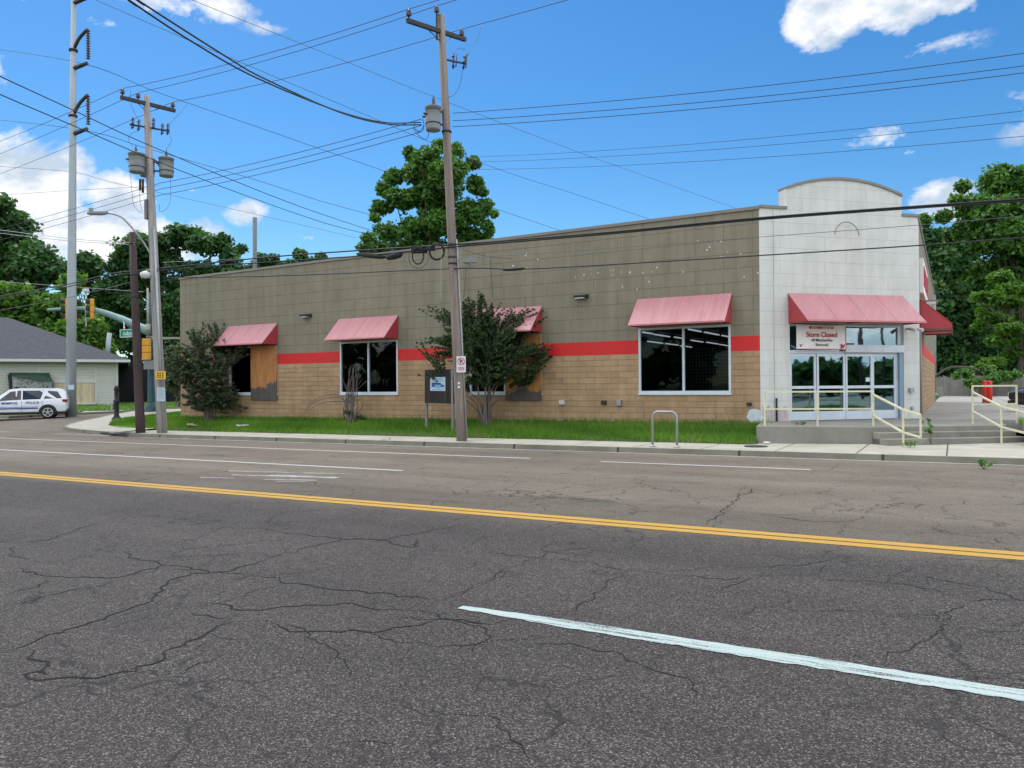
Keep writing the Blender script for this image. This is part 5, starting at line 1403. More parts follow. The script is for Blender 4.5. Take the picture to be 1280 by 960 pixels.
fq = [P(538.2, 488.5, dB - .12), P(557.0, 488.3, dB - .28), P(556.6, 471.3, dB - .28), P(538, 471.5, dB - .12)]
def fpt(u, v, o=.0):
    U, W2 = .195 + .52 * u, .37 + .41 * v
    return (q[0] * (1 - U) + q[1] * U) * (1 - W2) + (q[3] * (1 - U) + q[2] * U) * W2 + bn_ * (o + .004)
m = MB(); m.prism([fpt(0, 0), fpt(1, 0), fpt(1, 1), fpt(0, 1)], bn_ * .004); m.build('sheet', M['paperblue'], fl)
def fquad(m, u0, u1, v0, v1, o=.007): m.quad(fpt(u0, v0, o), fpt(u1, v0, o), fpt(u1, v1, o), fpt(u0, v1, o))
m = MB()
for v, a, b in ((.88, .12, .9), (.79, .15, .86), (.7, .2, .8)): fquad(m, a, b, v - .025, v + .025)
fquad(m, .1, .9, .06, .12); m.build('printed_lines', M['lightblue'], fl)
m = MB(); m.poly([fpt(*p, .007) for p in ((.1, .28), (.92, .28), (.92, .42), (.78, .46), (.66, .6), (.12, .6), (.1, .5))]); m.build('van_picture', M['blueink'], fl)
m = MB(); fquad(m, .32, .72, .2, .44, .010); m.build('pale_block', M['lightblue'], fl)
m = MB(); a, b = G(815.7, 558, .14), G(846.2, 558.8, .14)
rk = thing('bike_rack', 'galvanised steel hoop bike rack on the sidewalk in front of the grass', 'bike rack', (a + b) / 2)
ht = .93; rc_ = .16; u = unit(b - a); pts = [a, a + (0, 0, ht - rc_)]
for k in np.linspace(0, math.pi / 2, 7)[1:]: pts.append(a + u * rc_ * (1 - math.cos(k)) + np.array([0, 0, ht - rc_ + rc_ * math.sin(k)]))
for k in np.linspace(0, math.pi / 2, 7): pts.append(b - u * rc_ * (1 - math.sin(k)) + np.array([0, 0, ht - rc_ + rc_ * math.cos(k)]))
pts += [b]
m.tube(pts, .031, 10); m.build('hoop', M['galv'], rk)
for p in (a, b): mm = MB(); mm.lathe(p, [(.08, -.005), (.08, .012), (.04, .02), (.035, .05)], 12); mm.build('base_plate', M['galv'], rk)
m = MB(); q = G(945, 558, .135); m.lathe(q, [(.30, -.01), (.30, .012), (.26, .014)], 18); tag(m.build('utility_cover', M['darkmetal']), 'dark round utility cover set in the sidewalk left of the porch', 'cover')

# ------------------------------------------------------------------ pale house at the left
ho = thing('house', 'low pale house with grey hip roof, lap siding and boarded windows', 'house', P(147, 504, 66))
hr, hl = P(147.2, 504, 66.0), P(-6, 506, 62.0)
hd = unit((hl - hr) * (1, 1, 0)); hn = np.array([hd[1], -hd[0], 0]); hn = hn if hn @ CF < 0 else -hn
HL = 24.0; HZ0 = hr[2] - .5; HE = P(147, 449.5, 66)[2]; HDp = 13.0
def HP(u, z, o=0): return np.array([*(hr + hd * u + hn * o)[:2], z])
m = MB(); m.prism([HP(0, HZ0), HP(HL, HZ0), HP(HL, HZ0, -HDp), HP(0, HZ0, -HDp)], (0, 0, HE - HZ0)); m.build('wall', M['siding'], ho)
m = MB(); ov = .95; hx = 8.6; rz = P(20, 402, 72)[2]; e0 = HE - .02
A, B, C_, D_ = HP(-ov, e0, ov), HP(HL + ov, e0, ov), HP(HL + ov, e0, -HDp - ov), HP(-ov, e0, -HDp - ov)
R1, R2 = HP(hx, rz, -HDp / 2), HP(HL - hx, rz, -HDp / 2)
m.add([A, B, C_, D_, R1, R2], [(0, 1, 5, 4), (1, 2, 5), (2, 3, 4, 5), (3, 0, 4), (3, 2, 1, 0)]); rf = m.build('roof', M['shingle'], ho)
m = MB()
for p_, q_ in ((A, B), (D_, A), (B, C_)): m.bar(p_ - (0, 0, .12), q_ - (0, 0, .12), .06, .22)
m.build('fascia', M['whitetrim'], ho)
def hu(px, z=3): # facade coordinate under an image column
    r = ray(px, 480); n = np.array([hn[0], hn[1], 0]); p = EYE + r * ((n @ (hr - EYE)) / (n @ r)); return (p - hr) @ hd
def hz(py, d=65): return P(100, py, d)[2]
m = MB()
for px, y0, y1 in ((49, 451, 469), (119.5, 451, 504), (146.3, 451, 504)): u = hu(px); m.prism([HP(u - .08, hz(y1), .01), HP(u + .08, hz(y1), .01), HP(u + .08, hz(y0), .01), HP(u - .08, hz(y0), .01)], hn * .05)
u0, u1 = hu(120), hu(68); m.prism([HP(u0, hz(478.5), .012), HP(u1, hz(478.5), .012), HP(u1, hz(475), .012), HP(u0, hz(475), .012)], hn * .08)
m.prism([HP(u0, hz(505.5), .012), HP(u1, hz(505.5), .012), HP(u1, hz(503), .012), HP(u0, hz(503), .012)], hn * .10); m.build('trim', M['whitetrim'], ho)
for a, b in ((119, 101.5), (101, 85), (84, 68.5)): m = MB(); m.prism([HP(hu(a), hz(503), .02), HP(hu(b), hz(503), .02), HP(hu(b), hz(479), .02), HP(hu(a), hz(479), .02)], hn * .04); m.build('window_board', M['paleboard'], ho)
bs = thing('broken_shelter', 'collapsed sign box with torn green top and scribbled white panel on the house wall', 'sign', HP(hu(40), hz(490), .5))
m = MB(); m.prism([HP(hu(16.5), hz(490), .45), HP(hu(66), hz(490), .45), HP(hu(66.5), hz(479), .9), HP(hu(18), hz(471), .9)], hn * .06); m.build('panel', M['graffiti'], bs)
m = MB(); m.add([HP(hu(12), hz(467), .15), HP(hu(62), hz(467.5), .15), HP(hu(68), hz(477.5), 1.05), HP(hu(50), hz(476), 1.1), HP(hu(35), hz(473), 1.1), HP(hu(20), hz(471), 1.1)], [(0, 1, 2, 3, 4, 5)])
m.bar(HP(hu(12), hz(467.2), .2), HP(hu(62), hz(467.7), .2), .25, .18); m.build('torn_canopy', mat('torn_green_canvas', (.03, .075, .05), .9, .4, 2.5), bs)
m = MB(); m.bar(HP(hu(13), hz(468), .6), HP(hu(15.5), hz(492), .5), .3, .12); m.build('bent_frame', M['darkmetal'], bs)
m = MB(); m.bar(HP(hu(66.5), hz(479), .7), HP(hu(66), hz(490), .6), .12); m.build('bent_frame', M['darkmetal'], bs)
vp = thing('roof_vent_pipe', 'pale tilted pipe standing behind the house roof', 'pipe', P(134, 445, 72)); m = MB(); m.tube([P(133, 455, 72), P(137, 416, 72)], .22, 8); m.build('pipe', M['steelpole'], vp)
# dark slatted fence behind the corner
fz0 = P(150, 502, 78); 
df = thing('slat_fence', 'black slatted fence in the shade behind the street corner', 'fence', fz0)
m = MB(); a, b = P(150, 502, 78), P(224, 501, 78); d = unit((b - a) * (1, 1, 0)); L = np.linalg.norm((b - a) * (1, 1, 0)); n_ = 46
for k in range(n_): p = a + d * L * k / n_; m.box(p + (0, 0, 1.9), (.22, .05, 4.0), math.atan2(d[1], d[0]))
m.build('slats', M['darkfence'], df)
m = MB(); m.bar(a + (0, 0, 3.3), b + (0, 0, 3.3), .1); m.bar(a + (0, 0, .6), b + (0, 0, .6), .1); m.build('rails', M['darkfence'], df)
gr_ = thing('guard_rail', 'pale brown rail running from the left wooden pole to the store corner', 'rail', P(208, 424, 45)); m = MB(); m.bar(P(190, 422.5, 45), P(240, 422.8, 45), .12); m.build('rail', M['brass'], gr_)
# ------------------------------------------------------------------ cars
def make_car(name, label, cat, loc, heading, st, paint_m, panes, wheels, wr, hw):
    c = thing(name, label, cat, (0, 0, 0))
    xs = [s[0] for s in st]
    def sec(x):
        for a, b in zip(st[:-1], st[1:]):
            if a[0] <= x <= b[0]:
                k = (x - a[0]) / (b[0] - a[0]); return [p * (1 - k) + q * k for p, q in zip(a, b)]
        return list(st[-1] if x > xs[-1] else st[0])
    def loop(s):
        x, zb, be, w_, zt, wt = s
        h = [(0, zb), (.8 * w_, zb), (.97 * w_, zb + .1), (w_, zb * .5 + be * .5), (.985 * w_, be - .06), (.955 * w_, be), (wt, zt), (wt * .86, zt + .035), (0, zt + .055)]
        return [(x, y, z) for y, z in h] + [(x, -y, z) for y, z in h[-2:0:-1]]
    L = [loop(s) for s in st]; n = len(L[0]); m = MB()
    vs = [p for l in L for p in l]
    fs = [(i * n + j, i * n + (j + 1) % n, (i + 1) * n + (j + 1) % n, (i + 1) * n + j) for i in range(len(L) - 1) for j in range(n)]
    fs += [tuple(range(n))[::-1], tuple((len(L) - 1) * n + j for j in range(n))]
    m.add(vs, fs, True); body = m.build('body', paint_m, c)
    em = body.modifiers.new('edges', 'EDGE_SPLIT'); em.split_angle = R(32)
    def side(x, t_, sgn, o=.008):
        s = sec(x); y = (.955 * s[3]) * (1 - t_) + s[5] * t_; z = s[2] * (1 - t_) + s[4] * t_
        return (x, sgn * (y + o), z + o * .3)
    def flat(x, z, sgn, o=.006): s = sec(x); return (x, sgn * (s[3] * (.992 if z > s[2] * .5 + s[1] * .5 else 1.0) + o), z)
    for sgn in (1, -1):
        for pts in panes: m = MB(); m.poly([side(x, t_, sgn) for x, t_ in pts]); m.build('side_window', M['carglass'], c)
        for wx in wheels:
            s = sec(wx); y = s[3]
            m = MB(); arc_ = [(wx + (wr + .085) * math.cos(a), sgn * (y + .012), wr + (wr + .085) * math.sin(a)) for a in np.linspace(-.25, math.pi + .25, 20)]
            m.poly(arc_); m.build('wheel_arch', M['black'], c)
            wl_ = MB(); wl_.lathe((wx, sgn * (y - .20), wr), [(wr * .7, 0), (wr * .97, .01), (wr, .05), (wr, .18), (wr * .95, .232), (wr * .66, .235)], 24, (0, sgn, 0)); wo = wl_.build('wheel', M['tyre'], c)
            m = MB(); ring(m, (0, 0), wr * .58, wr * .69, 0, lambda a, b, o: (wx + a, sgn * (y + .040), wr + b)); m.lathe((wx, sgn * (y + .03), wr), [(.07, 0), (.06, .02)], 10, (0, sgn, 0))
            for k in range(5):
                a = 2 * math.pi * k / 5 + .3; d = np.array([math.cos(a), 0, math.sin(a)])
                for da in (-.14, .14):
                    d2 = np.array([math.cos(a + da), 0, math.sin(a + da)]); m.bar((wx, sgn * (y + .036), wr) + d * .05, (wx, sgn * (y + .036), wr) + d2 * wr * .62, .018, .03)
            m.build('rim', M['rim'], wo)
            m = MB(); m.poly([(wx + wr * .64 * math.cos(a), sgn * (y + .0365 - .012), wr + wr * .64 * math.sin(a)) for a in np.linspace(0, 6.28, 20)[:-1]]); m.build('brake_shadow', M['ink'], wo)
    c.location = (float(loc[0]), float(loc[1]), float(loc[2])); c.rotation_euler = (0, 0, heading)
    return c, sec, side, flat, body

ST_SUV = [(-2.50, .55, .98, .78, 1.0, .72), (-2.47, .42, 1.10, .88, 1.20, .80), (-2.40, .36, 1.13, .94, 1.52, .66), (-2.22, .34, 1.14, .96, 1.70, .64), (-2.0, .34, 1.14, .965, 1.735, .66),
          (-1.0, .33, 1.12, .965, 1.765, .69), (0.1, .33, 1.09, .965, 1.755, .69), (.50, .33, 1.08, .965, 1.70, .67), (1.28, .33, 1.06, .96, 1.12, .78), (1.45, .33, 1.05, .96, 1.09, .80), (2.1, .36, 1.0, .94, 1.04, .78), (2.48, .42, .88, .86, .93, .72), (2.57, .5, .8, .74, .83, .65)]
suv_p = G2(60, 523.3); fr = np.array([-.576, -.816, 0]); fr = unit(fr)
hd_a = math.atan2(fr[1], fr[0]); suv_c = suv_p + fr * 1.5 + np.array([-fr[1], fr[0], 0]) * -.9 * (1 if np.array([-fr[1], fr[0], 0]) @ CF < 0 else -1) * 1.0
sgn_v = 1 if np.array([-fr[1], fr[0], 0]) @ CF < 0 else -1   # which side faces the street camera
suv, sec, side, flat, body = make_car('police_car', 'white police sport utility car with dark blue stripes waiting at the corner', 'police car', (0, 0, 0), 0, ST_SUV, M['police'],
    [[(-2.22, .12), (-1.28, .08), (-1.5, .84), (-1.98, .80)], [(-1.12, .07), (-.22, .06), (-.22, .87), (-1.28, .86)], [(-.14, .06), (.98, .05), (.40, .84), (-.14, .88)]], (-1.5, 1.54), .385, .96)
suv_lib = suv
for sgn in (1, -1):
    m = MB()
    for z0, z1 in ((.60, .665), (.70, .735)):
        xs_ = [-1.0, 0, 1.05]
        for a, b in zip(xs_[:-1], xs_[1:]): m.quad(flat(a, z0, sgn), flat(b, z0 - .015, sgn), flat(b, z1 - .015, sgn), flat(a, z1, sgn))
    m.build('side_stripe', M['blueink'], suv)
    xd = (1, 0, 0) if sgn < 0 else (-1, 0, 0)
    text_mesh('lettering', 'MEMPHIS', .20, M['blueink'], flat(.42, .93, sgn, .012), xd, (0, 0, 1), suv, .004, 'CENTER', .004, 1.0)
    text_mesh('lettering', 'POLICE', .20, M['blueink'], flat(-.72, .95, sgn, .012), xd, (0, 0, 1), suv, .004, 'CENTER', .004, 1.0)
    m = MB(); s = sec(.92); m.box((.95, sgn * (s[3] + .11), 1.12), (.12, .22, .15)); m.build('mirror', M['police'], suv)
    m = MB(); m.box((-2.38, sgn * .88, 1.06), (.26, .14, .16)); m.build('tail_light', M['lamp_red'], suv)
    m = MB(); 
    for x in (-.18, -1.22): m.bar(flat(x, .45, sgn, .002), flat(x, 1.06, sgn, .002), .012)
    m.build('door_gap', M['ink'], suv)
    m = MB()
    for x in (-.30, -1.02 + .0): m.bar(flat(x + .02, .985, sgn, .02), flat(x - .14, .985, sgn, .02), .03)
    m.build('door_handle', M['police'], suv)
    m = MB(); m.bar((-1.9, sgn * .66, 1.79), (-.0, sgn * .68, 1.81), .035); m.build('roof_rail', M['police'], suv)
m = MB(); m.quad((.54, -.6, 1.69), (.54, .6, 1.69), (1.26, .72, 1.13), (1.26, -.72, 1.13)); 
m.v = [(x + .02, y, z + .03) for x, y, z in m.v]; m.build('windshield', M['carglass'], suv)
m = MB(); m.box((.1, 0, 1.855), (.28, 1.1, .07)); m.build('light_bar', M['carglass'], suv)
m = MB(); m.box((-.2, 0, .34), (4.3, 1.7, .14)); m.build('underbody', M['black'], suv)
m = MB(); m.box((-2.44, 0, .47), (.16, 1.72, .2)); m.build('bumper', M['darkmetal'], suv)
suv.rotation_euler = (0, 0, hd_a); suv.location = V(suv_p + fr * 1.5 - np.array([-fr[1], fr[0], 0]) * sgn_v * .9)

ST_SED = [(x, a * .9, b * .86, w_ * .95, c_ * (.82 if c_ > 1.2 else .87), d_ * .93) for x, a, b, w_, c_, d_ in ST_SUV]
sed, sec, side, flat, body = make_car('parked_car', 'dark blue car with black grille nosing into view at the right edge', 'car', (0, 0, 0), 0, ST_SED, M['carblue'],
    [[(-2.1, .12), (-1.28, .08), (-1.5, .84), (-1.9, .80)], [(-1.12, .07), (-.22, .06), (-.22, .87), (-1.28, .86)], [(-.14, .06), (.98, .05), (.40, .84), (-.14, .88)]], (-1.5, 1.54), .34, .9)
m = MB(); m.box((2.55, 0, .62), (.1, 1.2, .26)); m.box((2.5, 0, .36), (.16, 1.5, .16)); m.build('grille', M['ink'], sed)
for sgn in (1, -1): m = MB(); m.box((2.46, sgn * .66, .70), (.16, .28, .13)); m.build('headlight', M['clear'], sed)
m = MB(); m.quad((.56, -.55, 1.38), (.56, .55, 1.38), (1.28, .7, .99), (1.28, -.7, .99)); m.v = [(x + .02, y, z + .03) for x, y, z in m.v]; m.build('windshield', M['carglass'], sed)
m = MB(); m.box((2.52, 0, .5), (.03, .32, .12)); m.build('number_plate', M['signwhite'], sed)
hx_ = HZ(1263.5, 515, PZ); sed.rotation_euler = (0, 0, R(-158)); sed.location = V(np.array([*hx_[:2], PZ]) - np.array([math.cos(R(-158)), math.sin(R(-158)), 0]) * 2.45 + np.array([.35, .3, 0]))

# ------------------------------------------------------------------ parking lot things
for i, (px, y0, y1) in enumerate(((1231.2, 476, 504), (1237, 476, 506.5))):
    b = HZ(px, y1, PZ); h = (y1 - y0) * ((b - EYE) @ CF) / F
    t_ = thing('bollard', ('red steel bollard farther back in the pair', 'red steel bollard nearer the handrail in the pair')[i], 'bollard', b, 'red bollards in the parking lot')
    m = MB(); m.lathe(b, [(.125, 0), (.125, h - .06), (.10, h - .01), (.03, h + .02)], 14); m.build('post', M['red'], t_)
    m = MB(); m.lathe(b, [(.13, 0), (.16, .01), (.16, .05), (.127, .06)], 14); m.build('collar', M['porch'], t_)
fa_, fb_ = HZ(1160, 494.5, PZ), HZ(1330, 494.5, PZ)
fa_ = np.array([-6.0, 76.6, .5]); fb_ = np.array([34, 76.0, .5]); d = unit(fb_ - fa_); L = np.linalg.norm(fb_ - fa_)
wf = thing('wooden_fence', 'weathered grey board fence at the back of the parking lot', 'fence', fa_)
m = MB(); rf_ = random.Random(9); x = 0
while x < L: p = fa_ + d * x; h = 1.75 + rf_.uniform(-.08, .08); m.box(p + (0, 0, h / 2), (.135, .03, h), math.atan2(d[1], d[0]) + rf_.uniform(-.03, .03)); x += .15
m.build('boards', M['fence'], wf)
m = MB()
for z in (.4, 1.3): m.bar(fa_ + (0, .05, z), fb_ + (0, .05, z), .05, .1)
m.build('rails', M['fence'], wf)
x = .07; k = 0
while x < L:
    m = MB(); p = fa_ + d * x + (0, .1, 0); m.bar(p, p + (0, 0, 1.7), .1); m.build('post', M['fence'], wf); x += 2.7
lp_ = P(1168.5, 493, 61); lp_[2] = PZ
t_ = thing('parking_light', 'slim dark light pole beside the store side awning', 'light pole', lp_)
m = MB(); tp = P(1168.5, 366, 61); m.tube([lp_, tp], [.12, .09], 8); m.lathe(lp_, [(.25, 0), (.25, .3), (.12, .35)], 10); m.build('pole', M['can'], t_)
m = MB(); m.box(tp + (0, 0, .05), (.9, .35, .16)); m.build('lamp_head', M['darkmetal'], t_)
q = HZ(1171, 495.5, PZ); d_ = (q - EYE) @ CF
m = MB(); m.box(q + (0, 0, .36), (.95, .7, .74)); tag(m.build('concrete_block', M['porch'], bevel=.04), 'square concrete block in front of the grey board fence', 'concrete block')
wc('bent_branch', 'bare branch arching over the grey board fence beside the light pole', [(1163, 476, 60), (1172, 468, 60), (1183, 461, 60), (1194, 458.6, 60), (1212, 459.5, 60.5), (1224, 463, 61)], .09, 'bark', None, 'branch')

# ------------------------------------------------------------------ foliage
def leaves(centers, rad, n, leaf, rs, up=.5, flat_=.8, aspect=.62, shell=.55):
    k = rs.integers(0, len(centers), n); c = centers[k]; r = rad[k][:, None]
    d = rs.normal(0, 1, (n, 3)); d /= np.linalg.norm(d, axis=1)[:, None]
    u = rs.uniform(0, 1, n)[:, None] ** shell
    p = c + d * r * u * np.array([1, 1, flat_])
    nrm = d * .55 + rs.normal(0, .55, (n, 3)) + np.array([0, 0, up]); nrm /= np.linalg.norm(nrm, axis=1)[:, None]
    a = np.cross(nrm, rs.normal(0, 1, (n, 3))); a /= np.linalg.norm(a, axis=1)[:, None]; b = np.cross(nrm, a)
    s = (leaf * rs.uniform(.55, 1.3, n))[:, None]
    v = np.stack([p - a * s, p - b * s * aspect - nrm * s * .18, p + a * s, p + b * s * aspect - nrm * s * .18], 1)
    return v.reshape(-1, 3), k
def crown(name, cents, rads, n, leaf, mt, parent, rs, **kw):
    v, k = leaves(cents, rads, n, leaf, rs, **kw)
    ct = rs.uniform(0, 1, len(cents))
    tint = np.clip(.55 * ct[k] + .45 * rs.uniform(0, 1, len(k)), 0, 1)
    return np_mesh(name, v, 4, M[mt], tint, parent=parent)
def lobes_world(lobes, depth, dj, rs, per=26, cr=(.75, 1.35), vol=.45):
    """lobes (px,py,rx,ry[,ddepth]) -> clump centres through each lobe's volume, biased to the outside"""
    C_, R_ = [], []
    for lb in lobes:
        px, py, rx, ry = lb[:4]; dd = lb[4] if len(lb) > 4 else rs.uniform(-dj, dj)
        d = depth + dd; c = P(px, py, d); ax, az = rx * d / F, ry * d / F; ay = (ax + az) / 2
        n = max(4, int(per * (rx * ry) / 1400))
        u = rs.normal(0, 1, (n, 3)); u /= np.linalg.norm(u, axis=1)[:, None]; u *= rs.uniform(0, 1, n)[:, None] ** vol
        rr = rs.uniform(*cr, n) * min(1.0, .35 + .03 * (rx + ry) / 2)
        s = np.maximum(.25, 1 - rr[:, None] / np.array([ax, ay, az]) * .8)
        q = u[:, :1] * s[:, :1] * ax * np.array([_r[0], _r[1], 0]) + u[:, 1:2] * s[:, 1:2] * ay * np.array([_f[0], _f[1], 0]) + u[:, 2:] * s[:, 2:] * az * np.array([0, 0, 1])
        C_.append(c + q); R_.append(rr)
    return np.concatenate(C_), np.concatenate(R_)
def tree(name, label, lobes, depth, mt, n, leaf, seed, base_px=None, dj=2.0, group=None, trunk_r=.35, cat='tree', per=44, cr=(.85, 1.5), gz_=None, limbs=14, vol=.45, **kw):
    rs = np.random.default_rng(seed); cents, rads = lobes_world(lobes, depth, dj, rs, per, cr, vol)
    mean = cents.mean(0); bx = mean.copy()
    if base_px is not None: bx = P(base_px, 480, depth)
    bx[2] = ground_z(bx[0], bx[1]) if gz_ is None else gz_
    t_ = thing(name, label, cat, bx, group)
    top_z = np.percentile(cents[:, 2], 70); m = MB()
    mid = np.array([bx[0] * .6 + mean[0] * .4, bx[1] * .6 + mean[1] * .4, bx[2] + (top_z - bx[2]) * .5]); tip = np.array([mean[0], mean[1], top_z])
    m.tube(curve_pts([bx - (0, 0, .2), bx + (0, 0, .6), mid, tip], 4), np.concatenate([[trunk_r * 1.35], np.linspace(trunk_r * 1.1, trunk_r * .2, 12)]), 8)
    idx = rs.choice(len(cents), min(limbs, len(cents)), replace=False)
    for i in idx:
        k = rs.uniform(.35, .95); s = bx * (1 - k) + tip * k if k > .5 else bx * (1 - 2 * k) + mid * 2 * k if k < .5 else mid
        s = curve_pts([bx + (0, 0, .6), mid, tip], 10)[int(k * 19)]
        e = cents[i]; md = (s + e) / 2 + (0, 0, -.08 * np.linalg.norm(e - s)); r0 = trunk_r * .38 * (1.1 - k)
        m.tube(curve_pts([s, md, e], 3), np.linspace(r0 + .03, .025, 7), 5)
    m.build('trunk', M['bark'], t_)
    crown('crown', cents, rads, n, leaf, mt, t_, rs, **kw)
    return t_
GT = 'trees around the store'
tree('shade_tree', 'tall leafy green tree rising behind the middle of the store roof',
     [(550, 182, 12, 12), (512, 192, 10, 12), (535, 196, 22, 18), (572, 189, 13, 13), (592, 205, 14, 12), (520, 215, 26, 22), (560, 215, 30, 24), (492, 222, 16, 14), (478, 236, 12, 12), (594, 230, 14, 18), (545, 245, 42, 26), (500, 250, 26, 18), (476, 262, 16, 14), (606, 258, 15, 15), (585, 266, 26, 22), (468, 273, 9, 8), (540, 282, 48, 24), (490, 290, 28, 15), (609, 284, 11, 13), (460, 298, 13, 11), (590, 300, 26, 20), (530, 314, 60, 22), (450, 309, 8, 8), (475, 312, 24, 14), (604, 240, 8, 7), (618, 268, 6, 7)],
     74, 'leaf_mid', 38000, .25, 21, base_px=548, trunk_r=.5, group=GT, cr=(.55, .98), per=100, vol=.42)
# left background
tree('shade_tree', 'large dark green tree at the left edge above the bright trees', [(8, 300, 45, 48), (-30, 290, 50, 60), (40, 325, 36, 38), (18, 360, 50, 46), (66, 340, 26, 24), (3, 252, 16, 16), (-60, 330, 60, 80), (-10, 400, 60, 50)], 84, 'leaf_dark', 28000, .34, 31, base_px=5, group=GT)
tree('shade_tree', 'bright green tree beyond the house roof at the left edge', [(15, 372, 38, 26), (-40, 380, 45, 40), (45, 395, 36, 26), (5, 400, 50, 26), (-20, 440, 60, 40)], 77, 'leaf_bright', 17000, .32, 32, base_px=15, group=GT)
tree('shade_tree', 'bright green tree right behind the tall steel pole', [(70, 382, 26, 22), (98, 392, 30, 24), (88, 352, 16, 22), (112, 418, 28, 26), (75, 420, 34, 26), (125, 440, 22, 20)], 76, 'leaf_bright', 15000, .30, 33, base_px=98, group=GT)
tree('shade_tree', 'mid green tree in the gap between the steel pole and the brown pole', [(108, 335, 22, 30), (96, 350, 20, 26), (128, 372, 22, 24), (118, 400, 26, 26)], 92, 'leaf_dark', 12000, .34, 34, base_px=112, group=GT)
tree('shade_tree', 'broad dark tree with sky gaps behind the two left wooden poles', [(176, 306, 36, 26), (150, 332, 24, 26), (226, 296, 42, 20), (262, 304, 32, 22), (288, 322, 20, 18), (205, 330, 34, 22), (160, 372, 34, 28), (212, 385, 26, 26), (140, 410, 24, 30), (176, 430, 34, 30), (220, 436, 26, 30), (205, 470, 36, 26), (190, 345, 16, 14), (250, 338, 44, 16), (155, 470, 30, 26), (135, 362, 26, 24), (178, 350, 28, 20), (210, 352, 30, 22), (240, 372, 26, 22), (150, 398, 30, 26), (190, 405, 30, 26), (225, 415, 24, 26), (125, 440, 20, 26), (290, 338, 22, 10), (195, 300, 20, 14), (300, 312, 10, 8), (170, 320, 26, 20), (130, 478, 20, 20), (240, 460, 20, 30)],
     88, 'leaf_dark', 52000, .29, 35, base_px=200, trunk_r=.55, group=GT, per=42, cr=(.75, 1.35), limbs=22)
for i, (a, sd) in enumerate([([(332, 325, 18, 12), (345, 332, 14, 10), (320, 335, 16, 10)], 36), ([(378, 320, 16, 13), (392, 328, 14, 10), (368, 332, 14, 10), (402, 322, 7, 6)], 37)]):
    tree('shade_tree', ('low treetop just right of the far grey pole above the roofline', 'low feathery treetop above the roof between the far pole and the leafy tree')[i], a, 96, 'leaf_dark', 2600, .30, sd, group=GT)
# right background
tree('shade_tree', 'tallest tree at the right edge behind the parking lot fence', [(1252, 228, 30, 28), (1228, 262, 34, 26), (1275, 262, 36, 34), (1245, 300, 44, 34), (1300, 300, 50, 60), (1205, 288, 18, 18), (1255, 211, 13, 10), (1278, 213, 14, 10), (1203, 232, 12, 10), (1194, 252, 14, 12), (1290, 235, 26, 30), (1210, 262, 24, 18), (1178, 270, 14, 12), (1155, 276, 12, 10), (1250, 345, 50, 34), (1330, 250, 40, 50)], 84, 'leaf_mid', 34000, .31, 41, base_px=1262, trunk_r=.5, group=GT)
tree('shade_tree', 'dark tree close behind the cream corner of the store', [(1160, 300, 18, 22), (1172, 330, 26, 34), (1188, 372, 28, 36), (1165, 380, 22, 40), (1195, 325, 26, 26), (1180, 425, 32, 36), (1210, 400, 30, 40), (1200, 455, 36, 26), (1240, 440, 44, 40), (1150, 440, 20, 40)], 82, 'leaf_dark', 32000, .32, 42, base_px=1185, group=GT)
tree('shade_tree', 'fresh green tree with layered branches hanging over the red bollards', [(1250, 345, 22, 10), (1235, 371, 26, 8), (1262, 378, 24, 9), (1225, 389, 14, 7), (1245, 398, 30, 9), (1270, 410, 26, 10), (1250, 424, 28, 9), (1275, 440, 24, 10), (1288, 362, 22, 12), (1238, 452, 24, 7), (1310, 400, 40, 50), (1262, 360, 20, 8), (1222, 410, 12, 6)], 75, 'leaf_bright', 20000, .24, 43, base_px=1275, group=GT, per=70, cr=(.55, .95))
tree('shade_tree', 'dark tree filling the shade behind the red bollards', [(1240, 380, 50, 40), (1225, 430, 40, 36), (1270, 440, 40, 40), (1205, 350, 30, 34), (1290, 380, 50, 60), (1215, 300, 30, 26), (1180, 300, 24, 22)], 92, 'leaf_dark', 24000, .34, 45, base_px=1245, group=GT)
tree('low_shrub', 'low spreading shrub in front of the board fence left of the red bollards', [(1205, 468, 18, 9), (1228, 462, 24, 11), (1258, 470, 22, 10), (1222, 478, 24, 9), (1240, 474, 20, 9)], 64, 'leaf_mid', 3600, .17, 44, base_px=1225, cat='shrub', trunk_r=.10, cr=(.4, .7), gz_=.56)
# far band of woods closing the horizon all round the back
rs = np.random.default_rng(77); Cn = []
for x in np.arange(-260, 130, 3.2):
    y = 150 + rs.uniform(-8, 8) - .12 * max(0, -x - 40)
    for _ in range(2): Cn.append((x + rs.uniform(-2, 2), y + rs.uniform(-5, 5), rs.uniform(2, 10)))
for x in np.arange(-175, -104, 2.6): Cn.append((x, 118 - .1 * (x + 105), rs.uniform(1.5, 8)))
Cn = np.array(Cn); v, k = leaves(Cn, rs.uniform(2.6, 4.2, len(Cn)), 26000, .62, rs)
tag(np_mesh('distant_woods', v, 4, M['leaf_dark'], rs.uniform(0, 1, len(k))), kind='stuff')
# trees and scrub across the street behind the viewer: what the panes mirror
Cn = np.array([(x + rs.uniform(-2, 2), -27 + rs.uniform(-3, 3), rs.uniform(.5, 10.5)) for x in np.arange(-125, 25, .55)] + [(56 + rs.uniform(-3, 3), y, rs.uniform(.4, 3.4)) for y in np.arange(-24, 60, 1.0)])
v, k = leaves(Cn, rs.uniform(1.4, 2.2, len(Cn)), 40000, .6, rs)
tag(np_mesh('roadside_woods', v, 4, M['leaf_dark'], rs.uniform(0, 1, len(k))), kind='stuff')

